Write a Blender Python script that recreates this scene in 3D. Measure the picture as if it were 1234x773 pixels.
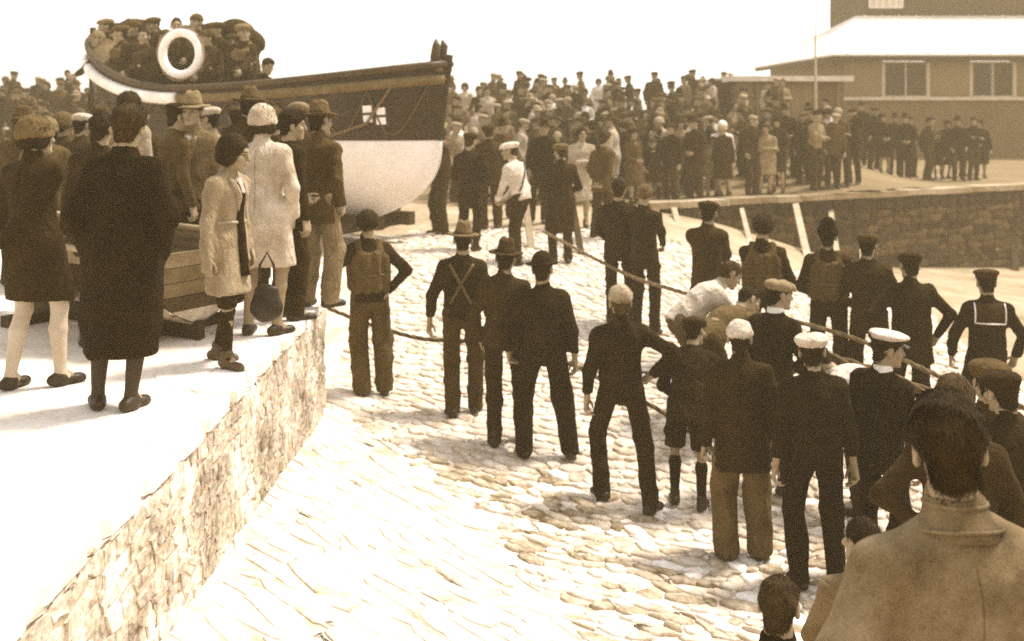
import bpy, math, random
import numpy as np
from mathutils import Vector, Matrix

S = bpy.context.scene
for o in list(bpy.data.objects):
    bpy.data.objects.remove(o)
COL = S.collection
R = math.radians
random.seed(7)

# ------------------------------------------------------------------ camera
F = 1300.0            # focal length in photograph pixels (photo 1234 x 773)
CX, HY = 617.0, 130.0  # principal column, horizon row
CAMZ = 1.68
cam = bpy.data.cameras.new('camera')
cam.sensor_width = 36.0
cam.lens = F / 1234 * 36.0
cam.shift_y = -(386.5 - HY) / 1234
cam.clip_start = 0.05
cam.clip_end = 6000
cam.dof.use_dof = True
cam.dof.focus_distance = 4.6
cam.dof.aperture_fstop = 3.0
camo = bpy.data.objects.new('camera', cam)
camo.location = (0, 0, CAMZ)
camo.rotation_euler = (R(90), 0, 0)
COL.objects.link(camo)
S.camera = camo

# ------------------------------------------------------------------ light
SUN = Vector((0.50, 0.30, 1.0)).normalized()
elev = math.asin(SUN.z)
world = bpy.data.worlds.new('World')
S.world = world
world.use_nodes = True
wn = world.node_tree
wn.nodes.clear()
sky = wn.nodes.new('ShaderNodeTexSky')
sky.sky_type = 'NISHITA'
sky.sun_disc = False
sky.sun_elevation = elev
sky.sun_rotation = math.atan2(SUN.x, SUN.y)
hs = wn.nodes.new('ShaderNodeHueSaturation')
hs.inputs['Saturation'].default_value = 0.06      # a monochrome plate
bg = wn.nodes.new('ShaderNodeBackground')
bg.inputs['Strength'].default_value = 0.14
wo = wn.nodes.new('ShaderNodeOutputWorld')
wn.links.new(sky.outputs[0], hs.inputs['Color'])
wn.links.new(hs.outputs[0], bg.inputs[0])
wn.links.new(bg.outputs[0], wo.inputs[0])
sl = bpy.data.lights.new('sun', 'SUN')
sl.energy = 2.9
sl.angle = R(11)
sl.color = (1.0, 0.95, 0.86)
so = bpy.data.objects.new('sun', sl)
so.rotation_euler = (-SUN).to_track_quat('-Z', 'Y').to_euler()
so.location = (5, 3, 30)
COL.objects.link(so)
S.view_settings.view_transform = 'Standard'
S.view_settings.look = 'None'
S.view_settings.gamma = 1
S.view_settings.exposure = 1.15
S.cycles.use_denoising = False
S.cycles.max_bounces = 6
S.cycles.diffuse_bounces = 3
S.cycles.volume_bounces = 1
S.cycles.volume_max_steps = 64

# ------------------------------------------------------------------ small helpers
def tag(o, label=None, cat=None, group=None, kind=None):
    if label: o['label'] = label
    if cat: o['category'] = cat
    if group: o['group'] = group
    if kind: o['kind'] = kind
    return o

def empty(name, loc=(0, 0, 0), yaw=0.0, **k):
    o = bpy.data.objects.new(name, None)
    o.empty_display_size = 0.1
    o.location = loc
    o.rotation_euler = (0, 0, yaw)
    COL.objects.link(o)
    return tag(o, **k)

def mesh_np(name, V, Fc, smooth=True):
    """mesh from a vertex array and a list of equal-size face arrays"""
    me = bpy.data.meshes.new(name)
    V = np.asarray(V, dtype=np.float32)
    if isinstance(Fc, np.ndarray):
        Fc = [Fc]
    Fc = [f for f in Fc if len(f)]
    loops = np.concatenate([f.ravel() for f in Fc]).astype(np.int32)
    tot = np.concatenate([np.full(len(f), f.shape[1]) for f in Fc]).astype(np.int32)
    start = np.concatenate([[0], np.cumsum(tot)[:-1]]).astype(np.int32)
    me.vertices.add(len(V)); me.vertices.foreach_set('co', V.ravel())
    me.loops.add(len(loops)); me.loops.foreach_set('vertex_index', loops)
    me.polygons.add(len(tot)); me.polygons.foreach_set('loop_start', start)
    me.polygons.foreach_set('use_smooth', np.full(len(tot), smooth, dtype=bool))
    me.update(calc_edges=True)
    return me

def link(name, me, mat, parent=None, own=False, **k):
    o = bpy.data.objects.new(name, me)
    COL.objects.link(o)
    if parent: o.parent = parent
    if mat is not None:
        if own:
            if not me.materials: me.materials.append(mat)
            o.material_slots[0].link = 'OBJECT'
            o.material_slots[0].material = mat
        elif not me.materials:
            me.materials.append(mat)
    return tag(o, **k)

class MB:
    """collects boxes, tubes and polygons into one mesh"""
    def __init__(s): s.v = []; s.f = []
    def poly(s, pts, faces):
        n = len(s.v); s.v += [tuple(p) for p in pts]; s.f += [tuple(i + n for i in f) for f in faces]
    def box(s, c, d, M=None, taper=1.0):
        c = Vector(c); pts = []
        for z in (-1, 1):
            for x, y in ((-1, -1), (1, -1), (1, 1), (-1, 1)):
                t = taper if z > 0 else 1
                p = Vector((x * d[0] / 2 * t, y * d[1] / 2 * t, z * d[2] / 2))
                pts.append((M @ p if M else p) + c)
        s.poly(pts, [(3, 2, 1, 0), (4, 5, 6, 7), (0, 1, 5, 4), (1, 2, 6, 5), (2, 3, 7, 6), (3, 0, 4, 7)])
    def bar(s, a, b, w, h=None):
        a = Vector(a); b = Vector(b); h = h or w
        d = (b - a); z = d.normalized()
        x = z.cross(Vector((0, 0, 1)))
        x = x.normalized() if x.length > 1e-3 else Vector((1, 0, 0))
        y = z.cross(x)
        M = Matrix((x, y, z)).transposed()
        s.box((a + b) / 2, (w, h, d.length), M)
    def tube(s, pts, r, n=8, closed=False):
        pts = [Vector(p) for p in pts]; m = len(pts); base = len(s.v)
        rr = r if isinstance(r, (list, tuple)) else [r] * m
        up = Vector((0, 0, 1)); prev = None
        for i, p in enumerate(pts):
            if closed: t = pts[(i + 1) % m] - pts[i - 1]
            else: t = pts[min(i + 1, m - 1)] - pts[max(i - 1, 0)]
            t.normalize()
            if prev is None:
                x = t.cross(up)
                if x.length < 1e-2: x = t.cross(Vector((1, 0, 0)))
            else: x = prev - t * prev.dot(t)
            x.normalize(); prev = x; y = t.cross(x)
            for k in range(n):
                a = 2 * math.pi * k / n
                s.v.append(tuple(p + (x * math.cos(a) + y * math.sin(a)) * rr[i]))
        for i in range(m if closed else m - 1):
            j = (i + 1) % m
            for k in range(n):
                s.f.append((base + i * n + k, base + i * n + (k + 1) % n, base + j * n + (k + 1) % n, base + j * n + k))
        if not closed:
            s.f.append(tuple(base + k for k in reversed(range(n))))
            s.f.append(tuple(base + (m - 1) * n + k for k in range(n)))
    def build(s, name, mat, parent=None, smooth=False, **k):
        me = bpy.data.meshes.new(name)
        me.from_pydata(s.v, [], s.f)
        if smooth: me.polygons.foreach_set('use_smooth', [True] * len(me.polygons))
        return link(name, me, mat, parent, **k)

# ------------------------------------------------------------------ materials (a sepia plate)
def sepia(v):
    v = max(0.0, v)
    return (min(1, v * 1.12), min(1, v * 1.12 * (0.44 + 0.515 * v ** 0.43)), min(1, v * 1.12 * (0.03 + 0.93 * v ** 0.66)), 1)

MATS = {}
def mat(kind, v, rough=0.9, var=0.25, scale=3.0, fine=90.0, bump=0.3, bdist=0.01, world_space=False, rnd=0.0, stretch=(1, 1, 1)):
    key = (kind, round(v, 4), rough, var, scale, fine, bump, world_space, rnd)
    if key in MATS: return MATS[key]
    m = bpy.data.materials.new(kind)
    m.use_nodes = True
    nt = m.node_tree; N = nt.nodes; L = nt.links
    b = N['Principled BSDF']
    b.inputs['Roughness'].default_value = rough
    b.inputs['Specular IOR Level'].default_value = 0.25
    tc = N.new('ShaderNodeTexCoord')
    mp = N.new('ShaderNodeMapping'); mp.inputs['Scale'].default_value = stretch
    if world_space:
        ge = N.new('ShaderNodeNewGeometry'); L.new(ge.outputs['Position'], mp.inputs[0])
    else:
        L.new(tc.outputs['Object'], mp.inputs[0])
    n1 = N.new('ShaderNodeTexNoise'); n1.inputs['Scale'].default_value = scale; n1.inputs['Detail'].default_value = 5; n1.inputs['Roughness'].default_value = 0.62
    n2 = N.new('ShaderNodeTexNoise'); n2.inputs['Scale'].default_value = fine; n2.inputs['Detail'].default_value = 3
    L.new(mp.outputs[0], n1.inputs[0]); L.new(mp.outputs[0], n2.inputs[0])
    ad = N.new('ShaderNodeMath'); ad.operation = 'MULTIPLY_ADD'; ad.inputs[1].default_value = 0.45
    L.new(n2.outputs[0], ad.inputs[0])
    mu = N.new('ShaderNodeMath'); mu.operation = 'MULTIPLY_ADD'; mu.inputs[1].default_value = 1.0; mu.inputs[2].default_value = -0.225
    L.new(n1.outputs[0], mu.inputs[0]); L.new(mu.outputs[0], ad.inputs[2])
    last = ad.outputs[0]
    if rnd:
        oi = N.new('ShaderNodeObjectInfo')
        r1 = N.new('ShaderNodeMath'); r1.operation = 'MULTIPLY_ADD'; r1.inputs[1].default_value = rnd; r1.inputs[2].default_value = -rnd / 2
        L.new(oi.outputs['Random'], r1.inputs[0])
        r2 = N.new('ShaderNodeMath'); L.new(r1.outputs[0], r2.inputs[0]); L.new(last, r2.inputs[1]); last = r2.outputs[0]
    cr = N.new('ShaderNodeValToRGB')
    e = cr.color_ramp.elements
    e[0].position = 0.2; e[0].color = sepia(v * (1 - 1.6 * var))
    e[1].position = 0.8; e[1].color = sepia(v * (1 + 1.6 * var))
    mid = e.new(0.5); mid.color = sepia(v)
    L.new(last, cr.inputs[0]); L.new(cr.outputs[0], b.inputs['Base Color'])
    if kind == 'hair': b.inputs['Specular IOR Level'].default_value = 0.12
    if kind in ('wool_cloth', 'knitted_wool', 'kapok_canvas', 'felt'):
        b.inputs['Specular IOR Level'].default_value = 0.07
        b.inputs['Sheen Weight'].default_value = 0.14; b.inputs['Sheen Roughness'].default_value = 0.45
        b.inputs['Sheen Tint'].default_value = sepia(min(1, v * 3 + .04))
        n3 = N.new('ShaderNodeTexNoise'); n3.inputs['Scale'].default_value = 11; n3.inputs['Detail'].default_value = 4; n3.inputs['Distortion'].default_value = 1.6
        mp3 = N.new('ShaderNodeMapping'); mp3.inputs['Scale'].default_value = (1.3, 1.3, .7); L.new(tc.outputs['Object'], mp3.inputs[0]); L.new(mp3.outputs[0], n3.inputs[0])
        b3 = N.new('ShaderNodeBump'); b3.inputs['Strength'].default_value = 0.7; b3.inputs['Distance'].default_value = 0.05
        L.new(n3.outputs[0], b3.inputs['Height'])
    if bump:
        bp = N.new('ShaderNodeBump'); bp.inputs['Strength'].default_value = bump; bp.inputs['Distance'].default_value = bdist
        L.new(ad.outputs[0], bp.inputs['Height'])
        if b.inputs['Sheen Weight'].default_value > 0: L.new(b3.outputs[0], bp.inputs['Normal'])
        L.new(bp.outputs[0], b.inputs['Normal'])
    MATS[key] = m
    return m

def cloth(v):
    v = v * .76 if v < .06 else v * .85 if v < .15 else v
    return mat('wool_cloth', v, 0.95, 0.28, 6.0, 140.0, 0.5, 0.012)
def knit(v):
    v = v * .76 if v < .06 else v * .85 if v < .15 else v
    return mat('knitted_wool', v, 0.95, 0.3, 9.0, 110.0, 0.7, 0.014)
def leather(v): return mat('boot_leather', v, 0.45, 0.3, 9.0, 60.0, 0.25, 0.006)
def hairm(v): return mat('hair', v, 0.85, 0.45, 14.0, 120.0, 0.8, 0.01, stretch=(1, 1, 0.25))
def felt(v): return mat('felt', v, 0.9, 0.2, 8.0, 120.0, 0.3, 0.006)
SKIN = mat('skin', 0.27, 0.6, 0.12, 9.0, 120.0, 0.12, 0.003)
DARKF = mat('brow_and_eye', 0.04, 0.5, 0.1)
LIPF = mat('lip', 0.17, 0.5, 0.1)
SKINS = (SKIN, DARKF, LIPF)

# ------------------------------------------------------------------ signed-distance bodies -> surface nets
f32 = np.float32
def A(*p): return np.array(p, dtype=np.float64)
def lerp(a, b, t): return a + (b - a) * t
def unit(v): return v / (np.linalg.norm(v) + 1e-12)

def C(a, b, r1, r2=None, side=None, ratio=1.0, k=None, side2=None, ratio2=1.0):
    return ('c', np.asarray(a, float), np.asarray(b, float), r1, r1 if r2 is None else r2, side, ratio, k)
def E(c, rad, rot=None, k=None):
    return ('e', np.asarray(c, float), np.asarray(rad, float), np.eye(3) if rot is None else np.asarray(rot, float), k)

def bounds(pr):
    if pr[0] == 'c':
        r = max(pr[3], pr[4]) * max(1.0, pr[6])
        return np.minimum(pr[1], pr[2]) - r, np.maximum(pr[1], pr[2]) + r
    r = np.abs(pr[3]).T @ pr[2]
    return pr[1] - r, pr[1] + r

def evaluate(pr, X, Y, Z):
    if pr[0] == 'c':
        _, a, b, r1, r2, side, ratio, _k = pr
        px, py, pz = X - f32(a[0]), Y - f32(a[1]), Z - f32(a[2])
        ba = b - a
        if side is not None:
            g = 1 - 1 / ratio
            q = px * f32(side[0]) + py * f32(side[1]) + pz * f32(side[2])
            px = px - q * f32(side[0] * g); py = py - q * f32(side[1] * g); pz = pz - q * f32(side[2] * g)
            ba = ba - side * (side @ ba) * g
        bb = float(ba @ ba) + 1e-9
        t = np.clip((px * f32(ba[0]) + py * f32(ba[1]) + pz * f32(ba[2])) / f32(bb), 0, 1)
        dx, dy, dz = px - t * f32(ba[0]), py - t * f32(ba[1]), pz - t * f32(ba[2])
        return np.sqrt(dx * dx + dy * dy + dz * dz) - (f32(r1) + t * f32(r2 - r1))
    _, c, rad, rot, _k = pr
    px, py, pz = X - f32(c[0]), Y - f32(c[1]), Z - f32(c[2])
    k0 = 0; k1 = 0
    for i in range(3):
        q = (px * f32(rot[i, 0]) + py * f32(rot[i, 1]) + pz * f32(rot[i, 2])) / f32(rad[i])
        k0 = k0 + q * q
        k1 = k1 + (q / f32(rad[i])) ** 2
    k0 = np.sqrt(k0); k1 = np.sqrt(k1)
    return k0 * (k0 - 1) / (k1 + f32(1e-6))

OFFS = [(0, 0, 0), (1, 0, 0), (0, 1, 0), (1, 1, 0), (0, 0, 1), (1, 0, 1), (0, 1, 1), (1, 1, 1)]
EDG = [(0, 1), (2, 3), (4, 5), (6, 7), (0, 2), (1, 3), (4, 6), (5, 7), (0, 4), (1, 5), (2, 6), (3, 7)]

def sdf_mesh(prims, h, k=0.03, cuts=(), sub=(), disp=None, relax=1):
    """prims: union (smooth); cuts: (point, normal) keeps the side against the normal; sub: carved prims. -> verts, quads"""
    lo = np.min([bounds(p)[0] for p in prims], axis=0) - 2.5 * h
    hi = np.max([bounds(p)[1] for p in prims], axis=0) + 2.5 * h
    n = np.ceil((hi - lo) / h).astype(int) + 1
    ax = [(lo[i] + h * np.arange(n[i])).astype(f32) for i in range(3)]
    D = np.full(n, 10.0, dtype=f32)
    def region(p, pad):
        a, b = bounds(p)
        i0 = np.maximum(0, np.floor((a - pad - lo) / h).astype(int)); i1 = np.minimum(n, np.ceil((b + pad - lo) / h).astype(int) + 1)
        return tuple(slice(i0[i], i1[i]) for i in range(3))
    def grid(s): return ax[0][s[0]][:, None, None], ax[1][s[1]][None, :, None], ax[2][s[2]][None, None, :]
    for p in prims:
        kk = p[-1] or k
        s = region(p, kk + 2 * h)
        d = evaluate(p, *grid(s)); D0 = D[s]
        hh = np.maximum(kk - np.abs(D0 - d), 0) / kk
        D[s] = np.minimum(D0, d) - hh * hh * f32(kk * 0.25)
    for p in sub:
        s = region(p, 2 * h); d = -evaluate(p, *grid(s)); D0 = D[s]; kk = p[-1] or 0.008
        hh = np.maximum(kk - np.abs(D0 - d), 0) / kk
        D[s] = np.maximum(D0, d) + hh * hh * f32(kk * 0.25)
    if cuts:
        X, Y, Z = ax[0][:, None, None], ax[1][None, :, None], ax[2][None, None, :]
        for pt, nn in cuts:
            D = np.maximum(D, (X - f32(pt[0])) * f32(nn[0]) + (Y - f32(pt[1])) * f32(nn[1]) + (Z - f32(pt[2])) * f32(nn[2]))
    V, Q = nets(D, lo, h)
    for _ in range(relax):
        s = np.zeros_like(V); c = np.zeros(len(V))
        for a, b in ((0, 1), (1, 2), (2, 3), (3, 0)):
            np.add.at(s, Q[:, a], V[Q[:, b]]); np.add.at(c, Q[:, a], 1)
            np.add.at(s, Q[:, b], V[Q[:, a]]); np.add.at(c, Q[:, b], 1)
        V = V * 0.5 + 0.5 * s / np.maximum(c, 1)[:, None]
    if disp is not None:
        fn = np.cross(V[Q[:, 2]] - V[Q[:, 0]], V[Q[:, 3]] - V[Q[:, 1]])
        vn = np.zeros_like(V)
        for i in range(4): np.add.at(vn, Q[:, i], fn)
        vn /= np.linalg.norm(vn, axis=1)[:, None] + 1e-12
        V = V + vn * disp(V)[:, None]
    return V, Q

def nets(D, lo, h):
    Sg = D < 0
    cnt = sum(Sg[a:Sg.shape[0] - 1 + a, b:Sg.shape[1] - 1 + b, c:Sg.shape[2] - 1 + c].astype(np.int8) for a, b, c in OFFS)
    I = np.argwhere((cnt > 0) & (cnt < 8))
    idx = np.full(cnt.shape, -1, dtype=np.int32)
    idx[I[:, 0], I[:, 1], I[:, 2]] = np.arange(len(I))
    cd = np.stack([D[I[:, 0] + a, I[:, 1] + b, I[:, 2] + c] for a, b, c in OFFS], 1)
    pos = np.zeros((len(I), 3)); w = np.zeros(len(I)); of = np.array(OFFS, float)
    for a, b in EDG:
        da, db = cd[:, a], cd[:, b]
        m = (da < 0) != (db < 0)
        t = np.where(m, da / np.where(m, da - db, 1), 0)
        pos += np.where(m[:, None], of[a] + t[:, None] * (of[b] - of[a]), 0); w += m
    V = lo + h * (I + pos / w[:, None])
    Q = []
    for axn in range(3):
        s0 = [slice(None)] * 3; s1 = [slice(None)] * 3
        s0[axn] = slice(0, -1); s1[axn] = slice(1, None)
        a, b = Sg[tuple(s0)], Sg[tuple(s1)]
        P = np.argwhere(a != b)
        u, v = (axn + 1) % 3, (axn + 2) % 3
        P = P[(P[:, u] > 0) & (P[:, v] > 0) & (P[:, u] < D.shape[u] - 1) & (P[:, v] < D.shape[v] - 1)]
        if not len(P): continue
        def at(du, dv):
            q = P.copy(); q[:, u] -= du; q[:, v] -= dv
            return idx[q[:, 0], q[:, 1], q[:, 2]]
        q = np.stack([at(1, 1), at(0, 1), at(0, 0), at(1, 0)], 1)
        inside = a[P[:, 0], P[:, 1], P[:, 2]]
        q[~inside] = q[~inside][:, ::-1]
        Q.append(q)
    Q = np.concatenate(Q)
    Q = Q[(Q >= 0).all(1)]
    return V, Q

def folds(seed, amp, f=1.0, vert=False):
    """creases and slack in cloth: a few warped ridge families"""
    rs = np.random.RandomState(seed)
    ks = []
    for i in range(5):
        d = rs.randn(3)
        if vert: d[2] *= 0.15
        else: d[2] *= 0.9
        d = unit(d); ks.append((d, (16 + 34 * rs.rand()) * f, rs.rand() * 6.28, unit(rs.randn(3)), 5 + 6 * rs.rand()))
    def fn(V):
        o = np.zeros(len(V))
        for d, fr, ph, wd, wf in ks:
            x = V @ d * fr + ph + 1.6 * np.sin(V @ wd * wf + ph * 2)
            o += (1 - 2 * np.abs(np.sin(x * 0.5)) ** 0.8) * (0.5 + 0.5 * np.sin(V @ wd * 7 + ph))
        return np.maximum(o * amp / 2.2, -.007)
    return fn
from mathutils.bvhtree import BVHTree

# ------------------------------------------------------------------ people
def tweed(v): return mat('tweed_cloth', v, 0.95, 0.5, 5.0, 210.0, 0.9, 0.006)

def ik(a, t, l1, l2, pole):
    d = t - a; L = np.linalg.norm(d)
    if L > (l1 + l2) * 0.995:
        t = a + d / L * (l1 + l2) * 0.995; d = t - a; L = np.linalg.norm(d)
    u = d / L
    x = (l1 * l1 - l2 * l2 + L * L) / (2 * L)
    hgt = math.sqrt(max(0, l1 * l1 - x * x))
    p = pole - u * (pole @ u)
    return a + u * x + unit(p) * hgt, t

ARMS = {   # wrist target (x outwards, y, z in a 1.72 m body) and elbow pole
    'down': ((.27, .03, .84), (.35, -1, 0)), 'loose': ((.31, .07, .88), (.6, -.8, 0)), 'front': ((.09, .21, 1.0), (.9, -.5, -.3)),
    'pull': ((.10, .44, .98), (.7, -.1, -1)), 'back': ((.03, -.19, .93), (1, -.3, 0)), 'hip': ((.17, -.05, 1.0), (1, -.35, 0)),
    'pocket': ((.215, .07, .90), (.7, -1, 0)), 'chest': ((.07, .22, 1.2), (.9, -.1, -.8)), 'up': ((.25, .12, 1.95), (1, 0, -.3)),
    'fold': ((-.08, .19, 1.15), (.9, 0, -.5)), 'low': ((.14, .40, .62), (.5, -.3, 0)), 'eyes': ((.06, .16, 1.56), (1, .1, -.6)),
    'side': ((.40, .05, 1.0), (.3, -1, 0)),
}

class Body: pass

def skeleton(sp):
    B = Body()
    g = sp.get
    feet = g('feet', ((-.11, 0), (.11, .02)))
    fz = g('fz', (0, 0))
    B.ank = [A(feet[i][0], feet[i][1], .085 + fz[i]) for i in (0, 1)]
    rj0 = random.Random(g('seed', 1) * 5 + 2)
    bend, curl, lean = R(g('bend', 0)), R(g('curl', rj0.uniform(3, 10))), R(g('lean', rj0.uniform(-2.5, 2.5)))
    mid = (B.ank[0] + B.ank[1]) / 2
    rj = random.Random(g('seed', 1) * 7 + 1)
    px = mid[0] + g('shift', rj.uniform(-.045, .045))
    py = mid[1] - .22 * math.sin(bend)
    hz = 9
    for i, sg in ((0, -1), (1, 1)):
        dx = px + sg * .09 - B.ank[i][0]; dy = py - B.ank[i][1]
        hz = min(hz, B.ank[i][2] + math.sqrt(max(.1, .858 ** 2 - dx * dx - dy * dy)))
    B.pel = A(px, py, min(.935, hz) - g('drop', 0))
    tw = R(g('twist', rj.uniform(-9, 9)))
    side = A(math.cos(tw), math.sin(tw), 0)
    def up_of(b):
        f = A(-math.sin(tw), math.cos(tw), 0)
        u = A(0, 0, 1) * math.cos(b) + f * math.sin(b)
        return unit(u + side * math.sin(lean))
    u1, u2 = up_of(bend * .8), up_of(bend * 1.05 + curl)
    B.side = unit(side - u1 * (u1 @ side))
    B.u1, B.u2 = u1, u2
    B.f1 = np.cross(u1, B.side); B.f1 = B.f1 if B.f1[1] >= -.3 else -B.f1
    B.f2 = np.cross(u2, B.side); B.f2 = B.f2 if B.f2 @ B.f1 > 0 else -B.f2
    B.wst = B.pel + u1 * .22
    def T(x, y, u):
        if u < .22: return B.pel + u1 * u + B.side * x + B.f1 * y
        return B.wst + u2 * (u - .22) + B.side * x + B.f2 * y
    B.T = T
    B.neck = T(0, -.012, .535)
    B.sho = [T(-g('show', .168), -.004, g('shou', .450)), T(g('show', .168), -.004, g('shou', .450))]
    B.hip = [B.pel + B.side * sg * .092 for sg in (-1, 1)]
    toes = g('toes', (12, -12))
    B.toe = []; B.knee = []
    for i in (0, 1):
        a = R(toes[i]); d = A(-math.sin(a), math.cos(a), 0); B.toe.append(d)
        kn, an = ik(B.hip[i], B.ank[i], .435, .43, d + A(0, .3, 0)); B.knee.append(kn); B.ank[i] = an
    arms = g('arms', ('down', 'down'))
    B.wri = []; B.elb = []
    for i, sg in ((0, -1), (1, 1)):
        a = arms[i]
        (x, y, z), po = ARMS[a] if isinstance(a, str) else a
        t = A(sg * x, y, z) + A(px, py + .12 * math.sin(bend), 0) + (0 if abs(bend) < .2 or not isinstance(a, str) else A(0, .1, -.1))
        e, w = ik(B.sho[i], t, .295, .265, A(sg * po[0], po[1], po[2])); B.elb.append(e); B.wri.append(w)
    # head
    yaw, nod, tilt = R(g('turn', rj.uniform(-18, 18))) + tw, R(g('nod', rj.uniform(0, 9))), R(g('tilt', rj.uniform(-5, 5)))
    f = A(-math.sin(yaw), math.cos(yaw), 0); s_ = A(math.cos(yaw), math.sin(yaw), 0)
    hb = bend * .55
    fb = A(-math.sin(tw), math.cos(tw), 0)
    u = unit(A(0, 0, 1) * math.cos(hb) + fb * math.sin(hb) + f * math.sin(nod) + s_ * math.sin(tilt))
    f = unit(f - u * (u @ f)); s_ = np.cross(f, u)
    B.hf, B.hu, B.hs = f, u, s_
    B.hc = B.neck + unit(B.u2 * .6 + u) * .10 + u * .055 + f * .018
    k = g('headk', 1.0) * 1.06
    B.hk = k
    B.HR = np.stack([s_, f, u])
    B.H = lambda x, y, z: B.hc + (s_ * x + f * y + u * z) * k
    return B

def hE(B, c, r, k=None): return E(B.H(*c), A(*r) * B.hk, B.HR, k)
def hC(B, a, b, r1, r2=None, k=None): return C(B.H(*a), B.H(*b), r1 * B.hk, (r1 if r2 is None else r2) * B.hk, k=k)
def hcut(B, pt, n): return (B.H(*pt), unit(B.hs * n[0] + B.hf * n[1] + B.hu * n[2]))

def head_prims(B):
    P = [hE(B, (0, -.012, .03), (.075, .095, .086)), hE(B, (0, .028, -.045), (.056, .066, .07)),
         hC(B, (-.018, .078, -.092), (.018, .078, -.092), .02), hC(B, (0, .09, .018), (0, .112, -.022), .009, .014, k=.012),
         hC(B, (-.035, .08, .028), (.035, .08, .028), .014, k=.02), hE(B, (-.045, .06, -.02), (.026, .026, .022)), hE(B, (.045, .06, -.02), (.026, .026, .022)),
         hC(B, (-.016, .093, -.052), (.016, .093, -.052), .008, k=.01), hC(B, (-.014, .092, -.063), (.014, .092, -.063), .008, k=.01)]
    for s in (-1, 1):
        P += [hE(B, (s * .079, -.012, -.004), (.010, .021, .034), k=.008), hE(B, (s * .078, -.008, -.03), (.010, .012, .014), k=.008),
              hE(B, (s * .031, .082, .008), (.013, .011, .009), k=.006)]
    P.append(C(B.neck - B.u2 * .05, B.H(0, -.022, -.03), .062, .056))
    sub = [hE(B, (-.031, .1, .008), (.018, .016, .012)), hE(B, (.031, .1, .008), (.018, .016, .012)),
           hE(B, (-.09, .002, -.004), (.01, .01, .016)), hE(B, (.09, .002, -.004), (.01, .01, .016))]
    return P, sub

def hand_mesh(B, i, h, curl=0.45, big=1.0):
    sg = (-1, 1)[i]
    w = B.wri[i]; d = unit(w - B.elb[i])
    fw = A(0, 1, 0) * .9 + A(-sg * .35, 0, .25)
    if abs(d @ unit(fw)) > .8: fw = A(-sg, 0, .5)
    t = unit(fw - d * (d @ fw)); n = np.cross(d, t)
    if n[0] * -sg < 0 and abs(n[0]) > .3: n = -n
    P = []
    w = w - d * .01
    P.append(C(w - d * .07, w, .027, .025, k=.02))
    for j in range(4):
        kn = w + d * (.098 - .004 * abs(j - 1)) + t * (.031 - .021 * j)
        P.append(C(w + d * .012 + t * (.018 - .012 * j), kn, .016, .0125, k=.014))
        ln = (.040, .045, .041, .031)[j]; c = curl * (1 + .22 * j + .15 * math.sin(j * 2.1 + i))
        d1 = d * math.cos(c) + n * math.sin(c); d2 = d * math.cos(c * 2.1) + n * math.sin(c * 2.1); d3 = d * math.cos(c * 2.9) + n * math.sin(c * 2.9)
        sp = t * (.003 * (1.5 - j))
        p1 = kn + (d1 + sp * 2) * ln; p2 = p1 + d2 * ln * .7; p3 = p2 + d3 * ln * .5
        r = .0092 * big
        P += [C(kn, p1, r * 1.05, r, k=.005), C(p1, p2, r, r * .92, k=.005), C(p2, p3, r * .92, r * .8, k=.005)]
    b0 = w + d * .022 + t * .022; b1 = w + d * .058 + t * .052 + n * .016; b2 = b1 + d * .032 + t * .008 + n * .012; b3 = b2 + d * .024 + n * .008
    P += [C(b0, b1, .0155, .012, k=.012), C(b1, b2, .0112 * big, .0105 * big, k=.005), C(b2, b3, .0105 * big, .0085 * big, k=.005)]
    return sdf_mesh(P, h, .008)

def join(ms):
    V = []; Q = []; n = 0
    for v, q in ms:
        V.append(v); Q.append(q + n); n += len(v)
    return np.concatenate(V), np.concatenate(Q)

def fit_drape(B, VQ):
    V, Q = VQ
    bvh = BVHTree.FromPolygons([Vector(v) for v in V], [tuple(q) for q in Q])
    def hit(x, u, back=True, off=.008):
        sg = -1 if back else 1
        o = B.T(x, sg * .6, u); f = B.f2 if u >= .22 else B.f1
        h = bvh.ray_cast(Vector(o), Vector(f * -sg))
        p = np.array(h[0]) if h[0] is not None else B.T(x, sg * .12, u)
        return p + f * sg * off
    return hit

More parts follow.
